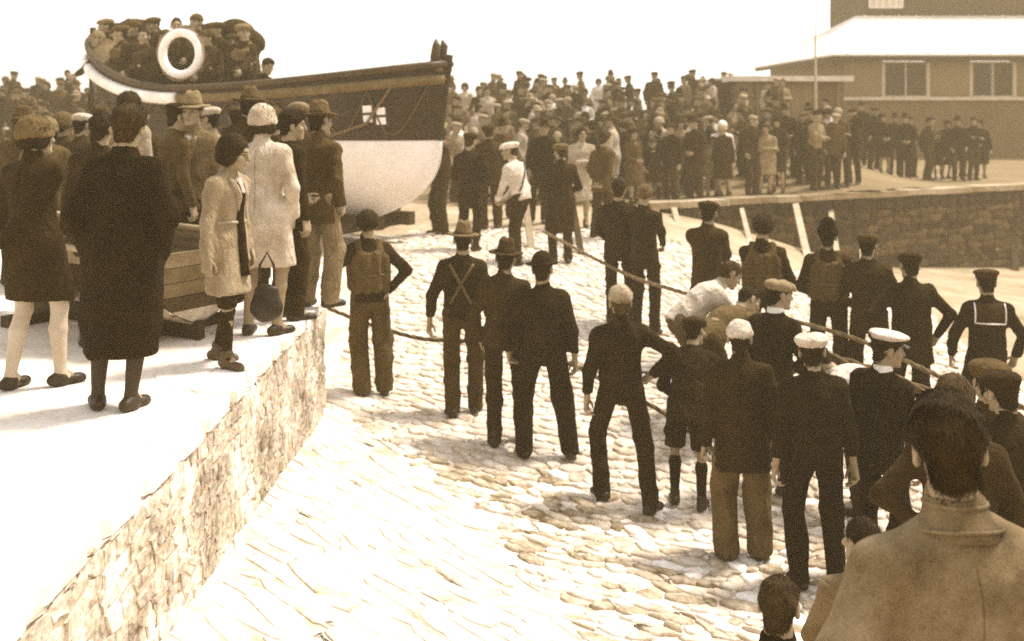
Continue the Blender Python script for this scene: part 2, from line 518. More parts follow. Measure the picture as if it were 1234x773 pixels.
def hat_parts(B, kind, tone, h, lod):
    """-> list of (name, V, Q, material, [sub-parts])"""
    out = []
    M = felt(tone)
    def mk(name, P, k=.02, cuts=(), sub=(), m=None, disp=None, hh=None):
        V, Q = sdf_mesh(P, (hh or h) * B.hk, k, cuts, sub, disp); return [name, V, Q, m or M, []]
    if kind in ('flat_cap', 'wide_cap'):
        w = 1.13 if kind == 'wide_cap' else 1.0
        c = mk('flat_cap', [hE(B, (0, -.02, .078), (.1 * w, .118 * w, .046)), hE(B, (0, .03, .066), (.088 * w, .1, .034)), hE(B, (0, -.012, .05), (.086, .106, .04))],
               .03, [hcut(B, (0, 0, .03), (0, .12, -1))], m=cloth(tone), disp=folds(int(tone * 999) + 3, .004, 1.6))
        c[4].append(mk('peak', [hE(B, (0, .098, .048), (.07, .055, .0085))], m=cloth(tone * .85)))
        out.append(c)
    elif kind == 'peaked_white':
        c = mk('peaked_cap', [hE(B, (0, -.005, .1), (.128, .135, .03)), hE(B, (0, -.012, .07), (.092, .11, .04))], .02, [hcut(B, (0, 0, .072), (0, .05, -1))], disp=folds(5, .003, 1.5))
        c[4].append(mk('cap_band', [hE(B, (0, -.012, .05), (.088, .108, .05))], cuts=[hcut(B, (0, 0, .032), (0, .1, -1)), hcut(B, (0, 0, .076), (0, 0, 1))], m=felt(.03)))
        c[4].append(mk('peak', [hE(B, (0, .1, .036), (.068, .052, .008))], m=leather(.02)))
        out.append(c)
    elif kind in ('trilby', 'bowler', 'felt_hat'):
        crown = [hE(B, (0, -.01, .07), (.085, .104, .085))] if kind == 'bowler' else [
            C(B.H(0, -.008, .05), B.H(0, -.012, .128), .082 * B.hk, .066 * B.hk, side=B.hf, ratio=1.25)]
        sub = [] if kind == 'bowler' else [E(B.H(0, -.005, .205), A(.018, .085, .045) * B.hk, B.HR, .03), E(B.H(-.075, .09, .15), A(.035, .04, .05) * B.hk, B.HR, .03), E(B.H(.075, .09, .15), A(.035, .04, .05) * B.hk, B.HR, .03)]
        br = {'bowler': (.118, .142), 'trilby': (.132, .155), 'felt_hat': (.14, .16)}[kind]
        P = crown + [hE(B, (0, -.008, .046), (br[0], br[1], .009)), hE(B, (-br[0] * .85, -.01, .054), (.03, .09, .010)), hE(B, (br[0] * .85, -.01, .054), (.03, .09, .010))]
        c = mk(kind if kind != 'felt_hat' else 'felt_hat', P, .018, [hcut(B, (0, 0, .028), (0, .08, -1))], sub)
        if lod < 3:
            c[4].append(mk('hat_band', [C(B.H(0, -.008, .055), B.H(0, -.009, .075), .0855 * B.hk, .0835 * B.hk, side=B.hf, ratio=1.25) if kind != 'bowler' else hE(B, (0, -.01, .068), (.0875, .1065, .084))],
                           cuts=[hcut(B, (0, 0, .056), (0, 0, -1)), hcut(B, (0, 0, .08), (0, 0, 1))], m=felt(tone * .45)))
        out.append(c)
    elif kind == 'cloche':
        c = mk('cloche_hat', [hE(B, (0, -.018, .035), (.098, .118, .102)), hE(B, (0, -.01, -.005), (.1, .118, .045))], .04,
               [hcut(B, (0, 0, -.025), (0, .32, -1))], disp=folds(11, .003, 1.4))
        c[4].append(mk('hat_band', [hE(B, (0, -.018, .03), (.1, .12, .1))], cuts=[hcut(B, (0, 0, .018), (0, .25, -1)), hcut(B, (0, 0, .045), (0, -.25, 1))], m=felt(tone * .4)))
        out.append(c)
    elif kind in ('knit_cap', 'bobble_cap'):
        P = [hE(B, (0, -.015, .055), (.09, .11, .085 if kind == 'knit_cap' else .1)), hE(B, (0, -.01, .035), (.093, .112, .04))]
        c = mk('knit_cap', P, .02, [hcut(B, (0, 0, .005), (0, .45, -1))], m=knit(tone), disp=folds(9, .005, 2.2))
        out.append(c)
    elif kind == 'tall_knit':
        c = mk('knit_cap', [C(B.H(0, -.012, .05), B.H(0, -.02, .12), .094 * B.hk, .075 * B.hk, side=B.hf, ratio=1.15), hE(B, (0, -.01, .04), (.1, .118, .035))], .03, [hcut(B, (0, 0, .01), (0, .35, -1))], m=knit(tone), disp=folds(4, .005, 2.0))
        out.append(c)
    elif kind == 'tam':
        c = mk('tam_hat', [hE(B, (0, -.02, .085), (.125, .135, .06)), hE(B, (0, -.012, .04), (.09, .11, .04))], .03, [hcut(B, (0, 0, .015), (0, .3, -1))], m=knit(tone), disp=folds(6, .007, 1.8))
        out.append(c)
    elif kind == 'sailor_cap':
        c = mk('sailor_cap', [hE(B, (0, -.015, .092), (.115, .122, .035)), hE(B, (0, -.012, .06), (.09, .109, .05))], .02, [hcut(B, (0, 0, .035), (0, .2, -1))], disp=folds(8, .003, 1.5))
        c[4].append(mk('cap_ribbon', [hE(B, (0, -.012, .055), (.0935, .1125, .055))], cuts=[hcut(B, (0, 0, .036), (0, .2, -1)), hcut(B, (0, 0, .062), (0, -.2, 1))], m=felt(.016)))
        out.append(c)
    return out

def hair_part(B, style, tone, h, strands=0, thin=1.0):
    M = hairm(tone); d = folds(21, .006, 2.4)
    cut = [hcut(B, (0, .080, .070), (0, .165, -.145))]
    if style == 'short': P = [hE(B, (0, -.014, .034), (.082, .102, .092)), hE(B, (0, -.056, -.045), (.056, .036, .05))]
    elif style == 'thick': P = [hE(B, (0, -.012, .042), (.091, .108, .098)), hE(B, (0, .05, .085), (.07, .055, .05)), hE(B, (0, -.056, -.045), (.06, .04, .05))]
    elif style == 'curly': P = [hE(B, (0, -.015, .035), (.098, .118, .104))]; d = folds(22, .014, 3.2); cut = [hcut(B, (0, .085, .065), (0, .125, -.17))]
    elif style == 'bob':
        P = [hE(B, (0, -.018, .035), (.094, .112, .1)), hE(B, (0, -.05, -.035), (.088, .072, .062)), hE(B, (-.075, -.01, -.03), (.025, .05, .06)), hE(B, (.075, -.01, -.03), (.025, .05, .06))]
        cut = [hcut(B, (0, .078, .06), (0, 1, -.25))]
    else: return None
    V, Q = sdf_mesh(P, h * B.hk, .03, cut, disp=d)
    if strands:
        # locks: thin tapering blades combed back and down over the cap of hair, part of the same mesh
        rs = np.random.RandomState(4)
        fn = np.cross(V[Q[:, 2]] - V[Q[:, 0]], V[Q[:, 3]] - V[Q[:, 1]]); cen = V[Q].mean(1)
        fn /= np.linalg.norm(fn, axis=1)[:, None] + 1e-9
        out = ((fn * (cen - B.H(0, -.01, .02))).sum(1) > 0)
        ids = rs.choice(np.where(out)[0], strands)
        p = cen[ids]; nn = fn[ids]
        dn = -B.hu * .8 - B.hf * .5
        t = dn[None] + rs.randn(strands, 3) * (.5 if style == 'curly' else .28)
        t -= nn * (t * nn).sum(1)[:, None]; t /= np.linalg.norm(t, axis=1)[:, None] + 1e-9
        w = np.cross(t, nn); ln = (.018 + .026 * rs.rand(strands))[:, None] * B.hk; wd = (.0011 + .0016 * rs.rand(strands))[:, None] * B.hk * (.5 if strands > 5000 else 1)
        lift = (.003 + .006 * rs.rand(strands) ** 2)[:, None] * (.6 if strands > 5000 else 1) * (1.8 if style == 'curly' else 1)
        a0 = p - nn * .002; a1 = p + t * ln * .5 + nn * lift; a2 = p + t * ln + nn * lift * .3
        V2 = np.concatenate([a0 - w * wd, a0 + w * wd, a1 - w * wd * .8, a1 + w * wd * .8, a2 - w * wd * .1, a2 + w * wd * .1])
        n = strands; i = np.arange(n); o = len(V)
        Q2 = np.concatenate([np.stack([i, i + n, i + 3 * n, i + 2 * n], 1), np.stack([i + 2 * n, i + 3 * n, i + 5 * n, i + 4 * n], 1)]) + o
        V = np.concatenate([V, V2]); Q = np.concatenate([Q, Q2])
    return V, Q

def build_person(sp, root=None):
    """root > body, garments, hat ... in unit metres scaled by height"""
    g = sp.get
    B = skeleton(sp)
    lod = g('lod', 1)
    s = g('h', 1.72) / 1.72
    hG = (.0095, .0198, .025, .032)[lod]; hH = (.0065, .0098, .014, .017)[lod]; hN = (.0055, .0072, .0095, .0115)[lod]; hT = (.008, .0108, .0145, .018)[lod]
    fat = g('fat', 1.0); seed = g('seed', 1)
    own = g('own', False)
    def put(name, VQ, m, parent, mats=None, label=None, flat=False):
        me = mesh_np(name, VQ[0] * s, VQ[1])
        for mm in (mats or (m,)): me.materials.append(mm)
        o = link(name, me, None, parent)
        if label: o['label'] = label
        return o
    T = B.T
    # body: one mesh - trunk and limbs, head, two hands
    P = [C(T(0, 0, .05), T(0, 0, .2), .105, .1, B.side, 1.25), C(T(0, .005, .2), T(0, .005, .42), .1, .105, B.side, 1.3), C(B.neck - B.u2 * .05, B.sho[0], .04), C(B.neck - B.u2 * .05, B.sho[1], .04),
         C(B.neck - B.u2 * .08, B.neck, .06, .055)]
    for i in (0, 1):
        P += [C(B.sho[i], B.elb[i], .038, .034), C(B.elb[i], B.wri[i], .034, .026), C(B.hip[i], B.knee[i], .064, .047), C(B.knee[i], lerp(B.knee[i], B.ank[i], .35), .042, .042), C(lerp(B.knee[i], B.ank[i], .3), B.ank[i], .042, .028),
              C(B.ank[i], B.ank[i] + B.toe[i] * .11 - A(0, 0, .05), .034, .028)]
    hp, hsb = head_prims(B)
    ms = [sdf_mesh(P, max(.03, hG * 1.5), .04), sdf_mesh(hp, hH, .018, sub=hsb, cuts=[(B.neck - B.u2 * .06, -B.u2)])]
    nb = len(ms[0][1]); nh = len(ms[1][1])
    for i in (0, 1): ms.append(hand_mesh(B, i, hN, g('curlh', .5), 1.0 if lod < 3 else 1.25))
    V, Q = join(ms)
    body = put('body', (V, Q), None, root, SKINS)
    fc = V[Q].mean(1) - B.hc
    q = np.stack([fc @ B.hs, fc @ B.hf, fc @ B.hu], 1) / B.hk
    mi = np.zeros(len(Q), dtype=np.int32)
    hd = np.zeros(len(Q), bool); hd[nb:nb + nh] = True
    mi[hd & (np.abs(np.abs(q[:, 0]) - .031) < .012) & (np.abs(q[:, 2] - .008) < .0055) & (q[:, 1] > .07)] = 1
    mi[hd & (np.abs(np.abs(q[:, 0]) - .031) < .019) & (np.abs(q[:, 2] - .031) < .004) & (q[:, 1] > .065)] = 1
    mi[hd & (np.abs(q[:, 0]) < .022) & (np.abs(q[:, 2] + .057) < .008) & (q[:, 1] > .085)] = 2
    body.data.polygons.foreach_set('material_index', mi)
    # legs
    top = g('top', 'jacket'); tv = g('tv', .04)
    bt = g('bottom', 'trousers'); bv = g('bv', .035)
    def legs(name, top, cutz, r, cutter=True, hh=None, dz=None, fold=.019):
        r = [x * (fat if name in ('trousers', 'shorts') else 1) for x in r]
        P = []
        if top: P += [C(T(0, 0, 0), T(0, 0, .12), .108 * fat, .104 * fat, B.side, 1.25)]
        for i in (0, 1):
            if top: P.append(C(B.hip[i] + A(0, 0, .03), B.knee[i], r[0], r[1]))
            if name in ('stockings', 'socks'):
                cf = lerp(B.knee[i], B.ank[i], .33) - B.toe[i] * .012
                P += [C(B.knee[i] if top else lerp(B.knee[i], B.ank[i], .26), cf, r[1] * .93, r[1]), C(cf, B.ank[i], r[1], r[2] * .88), C(B.ank[i], B.ank[i] - A(0, 0, .03) + B.toe[i] * .03, r[2] * .88, r[2])]
            else: P.append(C(B.knee[i] if top else lerp(B.knee[i], B.ank[i], .12), B.ank[i] - A(0, 0, .03), r[1], r[2]))
        fz = min(g('fz', (0, 0)))
        return sdf_mesh(P, min(hG, .0125) if name in ('stockings', 'socks') and lod < 2 else hG, .018, [(A(0, 0, cutz + fz), A(0, 0, -1))], disp=folds(seed + 5, fold, 1.0))
    if bt == 'trousers':
        w = g('wide', 1.0)
        put('trousers', legs('trousers', True, .035, (.093, .078 * w, .07 * w)), cloth(bv), root)
    elif bt == 'shorts':
        put('shorts', legs('shorts', True, .53 if top != 'longcoat' else .45, (.105, .098, .09) if top != 'longcoat' else (.085, .08, .075)), cloth(bv), root)
        put('socks', legs('socks', False, .07, (0, .056, .045), fold=.003), knit(g('sockv', .03)), root)
    else:
        put('stockings', legs('stockings', True, .04, (.085, .057, .041), fold=.001), mat('stocking', g('sockv', .3), .6, .08, 6, 90, .1), root)
    for i in (0, 1):
        d = B.toe[i]; a = B.ank[i].copy(); z0 = a[2] - .085
        heel = A(a[0], a[1], z0 + .035) - d * .055; toe = A(a[0], a[1], z0 + .022) + d * .15
        P = [C(heel + A(0, 0, .008), toe, .037, .028), C(A(a[0], a[1], z0 + .03), A(a[0], a[1], z0 + (.12 if g('boots', True) else .06)), .046, .046), E(toe - d * .04 + A(0, 0, .012), (.041, .05, .028))]
        k = put('shoe', sdf_mesh(P, (hG + hN) / 2, .03, [(A(0, 0, z0 + .004), A(0, 0, -1))]), leather(g('shoev', .025)), root)
    # upper garment
    long = g('hem')                                   # hem height above the ground
    P = [C(T(0, 0, .12), T(0, .01, .36), .122 * fat, .128 * fat, B.side, 1.3), C(T(-.09, -.014, .405), T(.09, -.014, .405), .092, .092, k=.05), C(T(0, -.03, .3), T(0, -.02, .45), .1, .09, B.side, 1.35, k=.05),
         C(B.neck - B.u2 * .022, B.sho[0] - B.u2 * .004, .054, .062), C(B.neck - B.u2 * .022, B.sho[1] - B.u2 * .004, .054, .062)]
    ar = g('sleeve', 1.0)
    for i in (0, 1):
        cuff = lerp(B.elb[i], B.wri[i], .93)
        P += [C(B.sho[i] - B.u2 * .008, B.elb[i], .069 * ar, .058 * ar, k=.045), C(B.elb[i], cuff, .058 * ar, .048 * ar, k=.02)]
    cuts = []
    skirt = top in ('longcoat', 'dress')
    if skirt:
        hz = long or .42
        kc = (B.knee[0] + B.knee[1]) / 2
        P += [C(T(0, 0, .1), T(0, 0, -.05), .128 * fat, .14 * fat, B.side, 1.28)]
        bt_ = A(lerp(B.pel[0], kc[0], .9), lerp(B.pel[1], kc[1], .9), hz - .05)
        fl = g('flare', 1.0)
        P += [C(T(0, 0, -.04), bt_, .142 * fat, .165 * fat * fl, B.side, 1.25, k=.06)]
        for i in (0, 1):
            P.append(C(B.hip[i], lerp(B.hip[i], B.knee[i], .95), .114 * fat, .108 * fat, k=.06))
        cuts.append((A(0, 0, hz), A(0, 0, -1)))
    else:
        hem = g('drophem', .16 if top == 'jacket' else .03)
        ex = 1.13 if top == 'jacket' else .99
        P += [C(T(0, 0, .14), T(0, 0, -hem), .122 * fat, .134 * fat * ex, B.side, 1.3)]
        cuts.append((T(0, 0, -hem), -B.u1))
    if g('collar', True):
        P += [C(B.neck - B.u2 * .03, B.neck + B.u2 * .036 + B.hf * -.004, .08, .067, k=.015)]
    VQ = sdf_mesh(P, hG, .035, cuts, disp=folds(seed, g('foldamp', .017), 1.0, vert=skirt))
    nm = {'jacket': 'jacket', 'jersey': 'jersey', 'longcoat': 'overcoat', 'dress': 'dress'}[top]
    jk = put(nm, VQ, (knit if top == 'jersey' else cloth)(tv) if not g('tweed') else tweed(tv), root)
    hit = fit_drape(B, VQ) if (g('extras') or lod <= 1) else None
    ex = g('extras', ())
    if 'coat_collar' in ex or lod == 0:
        c = sdf_mesh([C(B.neck - B.u2 * .045 - B.f2 * .01, B.neck + B.u2 * .02, .096, .074, k=.02), C(B.neck - B.u2 * .06 + B.f2 * .07 + B.side * .05, B.neck - B.u2 * .2 + B.f2 * .13 + B.side * .03, .02, .016), C(B.neck - B.u2 * .06 + B.f2 * .07 - B.side * .05, B.neck - B.u2 * .2 + B.f2 * .13 - B.side * .03, .02, .016)],
                     hN * 1.2, .02, [(B.neck - B.u2 * .055 - B.f2 * .06, unit(-B.u2 - B.f2 * .25))], [C(B.neck + B.u2 * .0, B.neck + B.u2 * .1, .06, .066)])
        put('collar', c, cloth(tv * .9) if not g('tweed') else tweed(tv * .92), jk)
    if g('tweed'):
        # armhole seams, yoke crease and a rolled fall on the collar
        mb = MB(); mb.tube([Vector(hit(.002 * math.sin(u * 40), u, True, .0) * s) for u in np.linspace(.44, .0, 16)], .0016 * s, 5); mb.build('back_seam', tweed(tv * .6), jk, True)
        pts = []
        for a in np.linspace(-2.3, 2.3, 21):
            pts.append(Vector((B.neck - B.u2 * (.030 - .012 * math.cos(a)) + B.side * .107 * math.sin(a) - B.f2 * (.098 * math.cos(a) + .004)) * s))
        mb = MB(); mb.tube(pts, .0045 * s, 8); mb.build('collar_fall', tweed(tv), jk, True)
        pts = [Vector((B.neck + B.u2 * .030 + B.side * .073 * math.sin(a) - B.f2 * .073 * math.cos(a)) * s) for a in np.linspace(-2.3, 2.3, 21)]
        mb = MB(); mb.tube(pts, .006 * s, 8); mb.build('collar_roll', tweed(tv * 1.1), jk, True)
    if 'shirt_collar' in ex:
        c = sdf_mesh([C(B.neck + B.u2 * .015, B.neck + B.u2 * .045, .071, .068)], hN, .01, [(B.neck + B.u2 * .05, B.u2)])
        put('shirt_collar', c, cloth(.7), root)
    if 'seam' in ex:
        mb = MB(); mb.tube([Vector(hit(0, u, True, .0005) * s) for u in np.linspace(.46, -.1 if not skirt else .0, 14)], .0022 * s, 5)
        mb.build('back_seam', cloth(tv * .6), jk, True)
        mb = MB(); mb.tube([Vector(hit(x, .40 - .02 * math.cos(x * 9), True, .0005) * s) for x in np.linspace(-.16, .16, 12)], .0018 * s, 5)
    if top == 'jacket' and lod == 1 and 'seam' not in ex and not g('bend') and not g('tweed') and hit:
        hm = g('drophem', .16)
        mb = MB(); mb.tube([Vector(hit(.006, u, True, .001) * s) for u in np.linspace(.02, -hm + .015, 6)], .0035 * s, 5); mb.build('back_vent', cloth(tv * .5), jk, True)
        for sg in (-1, 1):
            mb = MB(); mb.tube([Vector(hit(sg * lerp(.02, .13, t), .42 - .03 * t, True, .001) * s) for t in np.linspace(0, 1, 6)], .0025 * s, 5)
            mb.build('yoke_seam', cloth(tv * .6), jk, True)
    if 'half_belt' in ex:
        mb = MB(); mb.tube([Vector(hit(x, .17, True, .004) * s) for x in np.linspace(-.16, .16, 12)], .014 * s, 6); mb.build('half_belt', cloth(tv * .8), jk, True)
    if 'braces' in ex:
        for sg in (-1, 1):
            mb = MB(); mb.tube([Vector(hit(sg * lerp(-.10, .11, t), lerp(.12, .47, t), True, .002) * s) for t in np.linspace(0, 1, 12)], .014 * s, 6)
            mb.build('brace', cloth(.14), root, True)
    if 'cross_strap' in ex:
        mb = MB(); mb.tube([Vector(hit(lerp(-.14, .12, t), lerp(.1, .46, t), True, .003) * s) for t in np.linspace(0, 1, 12)], .015 * s, 6); mb.build('strap', leather(.02), root, True)
    if 'sailor_collar' in ex:
        X = np.linspace(-.15, .15, 9); U = np.linspace(.30, .50, 8)
        vv = [hit(x, u, True, .012) for u in U for x in X]
        q = [(r * 9 + c, r * 9 + c + 1, (r + 1) * 9 + c + 1, (r + 1) * 9 + c) for r in range(7) for c in range(8)]
        vi = [hit(x, u, True, .002) for u in U for x in X]
        n = len(vv); Va = np.array(vv + vi); qa = q + [tuple(n + i for i in reversed(t)) for t in q]
        ring = [i for i in range(9)] + [r * 9 + 8 for r in range(1, 8)] + [63 + i for i in range(7, -1, -1)] + [r * 9 for r in range(6, 0, -1)]
        qa += [(ring[i], ring[i - 1], n + ring[i - 1], n + ring[i]) for i in range(len(ring))]
        sc = put('sailor_collar', (Va, np.array(qa)), cloth(.05), root)
        mb = MB()
        pts = [hit(-.138, u, True, .016) for u in np.linspace(.5, .312, 9)] + [hit(x, .312, True, .016) for x in np.linspace(-.12, .12, 9)] + [hit(.138, u, True, .016) for u in np.linspace(.312, .5, 9)]
        mb.tube([Vector(p * s) for p in pts], .0075 * s, 6); mb.build('collar_tape', cloth(.75), sc, True)
    if 'lapels' in ex:
        for sg in (-1, 1):
            mb = MB(); mb.tube([Vector(hit(sg * lerp(.075, .02, t), lerp(.5, .25, t), False, .004) * s) for t in np.linspace(0, 1, 8)], [(.012 + .018 * math.sin(math.pi * min(1, t * 1.1) ** .7)) * s for t in np.linspace(0, 1, 8)], 6)
            mb.build('lapel', cloth(tv * 1.15), jk, True)
        mb = MB(); mb.tube([Vector(hit(0, u, False, .0) * s) for u in np.linspace(.49, .27, 8)], [lerp(.034, .012, t) * s for t in np.linspace(0, 1, 8)], 6); mb.build('shirt_front', cloth(.6), root, True)
    if 'dress_front' in ex:
        mb = MB(); mb.tube([Vector(hit(0, u, False, -.006) * s) for u in np.linspace(.49, -.25, 14)], [lerp(.03, .05, t) * s for t in np.linspace(0, 1, 14)], 8); mb.build('dress_front', cloth(.025), root, True)
    if 'belt' in ex:
        pts = []
        for a in np.linspace(0, 2 * math.pi, 25)[:-1]:
            pts.append(hit(.17 * math.sin(a), .16, math.cos(a) < 0, .004 if abs(math.sin(a)) < .97 else .0))
        mb = MB(); mb.tube([Vector(p * s) for p in pts], .014 * s, 6, True); mb.build('belt', cloth(g('beltv', tv * .8)), jk, True)
    if 'lifejacket' in ex:
        lv = g('ljv', .1)
        LP = []
        for back in (1, -1):
            for x in (-.135, -.045, .045, .135):
                y = (-.125 if back > 0 else .125) * fat * (1 if abs(x) < .1 else .72)
                LP += [C(T(x, y, .40 if abs(x) < .1 else .37), T(x, y, .25), .05, .05, k=.016), C(T(x, y * 1.02, .19), T(x, y * 1.02, .10), .05, .048, k=.016)]
        for sg in (-1, 1):
            LP += [C(T(sg * .17, 0, .34), T(sg * .17, 0, .12), .045, .045, k=.03), C(T(sg * .1, -.11, .42), T(sg * .095, -.02, .52), .04, .04, k=.03), C(T(sg * .095, -.02, .52), T(sg * .1, .11, .42), .04, .04, k=.03)]
        lj = put('lifejacket', sdf_mesh(LP, hG, .02, disp=folds(seed + 9, .006, 1.5)), mat('kapok_canvas', lv, .9, .3, 7, 120, .4), root)
        pts = [T(.2 * math.sin(a), -.165 * math.cos(a), .22) for a in np.linspace(0, 2 * math.pi, 25)[:-1]]
        mb = MB(); mb.tube([Vector(p * s) for p in pts], .013 * s, 6, True); mb.build('belt', cloth(lv * 1.5), lj, True)
    if 'scarf' in ex:
        put('scarf', sdf_mesh([C(B.neck - B.u2 * .01, B.neck + B.u2 * .04, .078, .07)], hN * 1.2, .02, disp=folds(3, .006, 2.5)), knit(g('scarfv', .3)), root)
    if 'glove' in ex:
        pass
    hs = g('hair', 'short')
    if hs:
        VQ = hair_part(B, hs, g('hairv', .02), hT, (9000, 900, 0, 0)[lod])
        if VQ is not None: put('hair', VQ, hairm(g('hairv', .02)), root)
    if g('hat'):
        for nm, V, Q, m, subs in hat_parts(B, g('hat'), g('hatv', .04), hT, lod):
            o = put(nm, (V, Q), m, root)
            for n2, V2, Q2, m2, _ in subs: put(n2, (V2, Q2), m2, o)
    return B

def copy_tree(o, parent=None):
    c = o.copy(); COL.objects.link(c)
    if parent is not None: c.parent = parent
    for ch in list(o.children): copy_tree(ch, c)
    return c
# ------------------------------------------------------------------ the people in view: one entry each (px, ty = column and hat row in the photo, Z = distance)
# q: on the quay, s: on the slip
EVERY = []
def q(px, ty, Z, label, cat='person', **k): EVERY.append(dict(on='quay', px=px, ty=ty, Z=Z, label=label, cat=cat, **k))
def sl_(px, ty, Z, label, cat='person', **k): EVERY.append(dict(on='slip', px=px, ty=ty, Z=Z, label=label, cat=cat, **k))
AW = 0
# --- quay
q(38, 138, 6.45, 'woman in dark knee length coat and pale stockings at the left end of the quay', h=1.60, yaw=-28, top='longcoat', hem=.56, tv=.03, bottom='none', sockv=.42, boots=False, arms=('down', ((-.07, -.2, .93), (1, -.3, 0))), hat='cloche', hatv=.11, hair='bob', feet=((-.1, -.08), (.1, .14)), fat=1.02, extras=('seam',), curlh=.2)
q(138, 136, 6.0, 'bareheaded woman in long black overcoat seen from behind on the quay', h=1.66, yaw=4, top='longcoat', hem=.30, tv=.017, bottom='none', sockv=.03, boots=False, arms=('pocket', 'pocket'), hair='thick', hairv=.035, feet=((-.1, .02), (.1, -.03)), fat=1.14, sleeve=1.12, extras=('seam', 'coat_collar'), flare=.95, toes=(25, -20))
q(203, 122, 9.5, 'man in dark peaked cap and brown tunic behind the small clinker dinghy', h=1.69, yaw=-40, top='jacket', tv=.075, bv=.03, hat='flat_cap', hatv=.028, arms=('front', 'down'), extras=('belt',))
q(236, 114, 9.6, 'man in pale trilby facing the camera between the peaked cap and the curved white cap', h=1.74, yaw=165, top='jacket', tv=.16, bv=.06, hat='trilby', hatv=.2, extras=('lapels',), arms=('down', 'down'))
q(259, 124, 10.6, 'man in round pale cap behind the girl with the open coat', h=1.66, yaw=60, top='jacket', tv=.22, hat='flat_cap', hatv=.45, bv=.05)
q(268, 166, 7.05, 'bareheaded girl in open light coat over a dark dress at the quay edge', h=1.47, headk=1.06, yaw=-112, turn=22, nod=14, twist=0, top='longcoat', hem=.55, tv=.26, bottom='shorts', bv=.03, sockv=.028, arms=('down', 'down'), hair='bob', hairv=.022, extras=('dress_front', 'belt', 'lapels'), beltv=.3, fat=1.0, feet=((-.1, -.12), (.1, .12)), shoev=.07)
q(316, 128, 7.95, 'woman in whitish coat and pale cloche hat seen from behind on the quay', h=1.67, yaw=-8, top='longcoat', hem=.52, tv=.42, bottom='none', sockv=.22, boots=False, arms=('down', 'pocket'), hat='cloche', hatv=.42, hair='bob', hairv=.03, fat=1.03, extras=('seam',), toes=(8, -30))
q(347, 137, 8.55, 'dark haired lad in dark suit squeezed between the whitish coat and the soft hat', h=1.63, yaw=-50, turn=-20, top='jacket', tv=.03, bv=.03, hair='thick', arms=('front', 'down'))
q(379, 132, 9.05, 'man in soft felt hat, dark jacket and pale baggy trousers at the quay corner', h=1.66, yaw=-30, top='jacket', tv=.075, bv=.19, wide=1.25, hat='felt_hat', hatv=.10, arms=('front', 'pocket'), feet=((-.1, 0), (.12, .06)), drophem=.2)
q(304, 106, 10.4, 'man in tall dark felt hat behind the pale cloche hat', h=1.80, yaw=15, top='jacket', tv=.05, hat='felt_hat', hatv=.09, bv=.05)
q(150, 108, 10.4, 'tall woman with dark curled hair and pale shawl behind the black overcoat', h=1.79, yaw=-15, top='dress', hem=.4, tv=.34, bottom='none', hair='curly', hairv=.03)
q(97, 140, 10.3, 'man in pale round cap and dark jacket left of the black overcoat', h=1.60, yaw=-25, top='jacket', tv=.05, hat='flat_cap', hatv=.42, bv=.05)
q(55, 146, 9.9, 'woman in grey cloche hat and light scarf near the left end of the quay', h=1.56, yaw=20, top='longcoat', tv=.10, hat='cloche', hatv=.17, bottom='none', hair='bob', extras=('scarf',), scarfv=.5)
q(120, 142, 7.6, 'person in dark coat mostly hidden by the black overcoat, feet showing', h=1.62, yaw=0, top='longcoat', hem=.4, tv=.03, bottom='none', sockv=.04, hair='short', boots=False)
for px, ty, Z, h, kind, lab in ((18, 140, 10.2, 1.62, ('trilby', .07, .06, 'jacket'), 'man in brown trilby behind the woman in pale stockings'),
        (76, 148, 10.6, 1.6, ('cloche', .10, .05, 'longcoat'), 'woman in dark cloche hat between the grey cloche and the pale round cap'),
        (117, 150, 11.2, 1.6, ('felt_hat', .05, .035, 'jacket'), 'man in dark felt hat left of the curly haired woman'),
        (175, 140, 10.4, 1.68, (None, .05, .05, 'jacket'), 'bareheaded man between the curled hair and the peaked cap'),
        (222, 140, 11.4, 1.62, ('flat_cap', .05, .05, 'jacket'), 'man in dark flat cap peering over the brown tunic shoulder'),
        (284, 136, 11.0, 1.66, ('flat_cap', .06, .05, 'jacket'), 'man in brown flat cap just left of the pale cloche hat'),
        (330, 140, 9.9, 1.64, ('knit_cap', .08, .04, 'jacket'), 'man in knitted cap behind the dark haired lad'),
        (357, 134, 10.2, 1.70, ('flat_cap', .20, .05, 'jacket'), 'man in fawn flat cap left of the soft felt hat')):
    q(px, ty, Z, lab, h=h, yaw=(px * 37) % 90 - 60, top=kind[3], tv=kind[2], hat=kind[0], hatv=kind[1], bv=.04, hair='short', lod=2, bottom='trousers' if kind[3] == 'jacket' else 'none')
# --- slip, near line
sl_(450, 268, 10.2, 'lifeboatman in bulky kapok lifejacket standing nearest the quay corner', yaw=12, top='jersey', tv=.03, bv=.085, wide=1.2, fat=1.06, arms=(((.42, .16, 1.02), (.6, -1, 0)), 'hip'), hat=None, hair='curly', hairv=.03, extras=('lifejacket',), ljv=.09, feet=((-.1, -.02), (.11, .05)))
sl_(558, 280, 9.95, 'man in pale trilby and bib overalls with crossed braces', yaw=-4, top='jersey', tv=.03, bv=.06, wide=1.1, arms=(((.30, .0, .86), (.6, -.8, 0)), 'down'), hat='trilby', hatv=.15, hair='short', extras=('braces',), feet=((-.09, -.05), (.1, .12)))
sl_(613, 286, 9.4, 'man in dark felt hat walking between the pale trilby and the bowler hat', yaw=-10, top='jacket', drophem=.08, tv=.045, bv=.03, arms=('pocket', 'down'), hat='trilby', hatv=.045, hair='short', feet=((-.1, -.14), (.1, .12)))
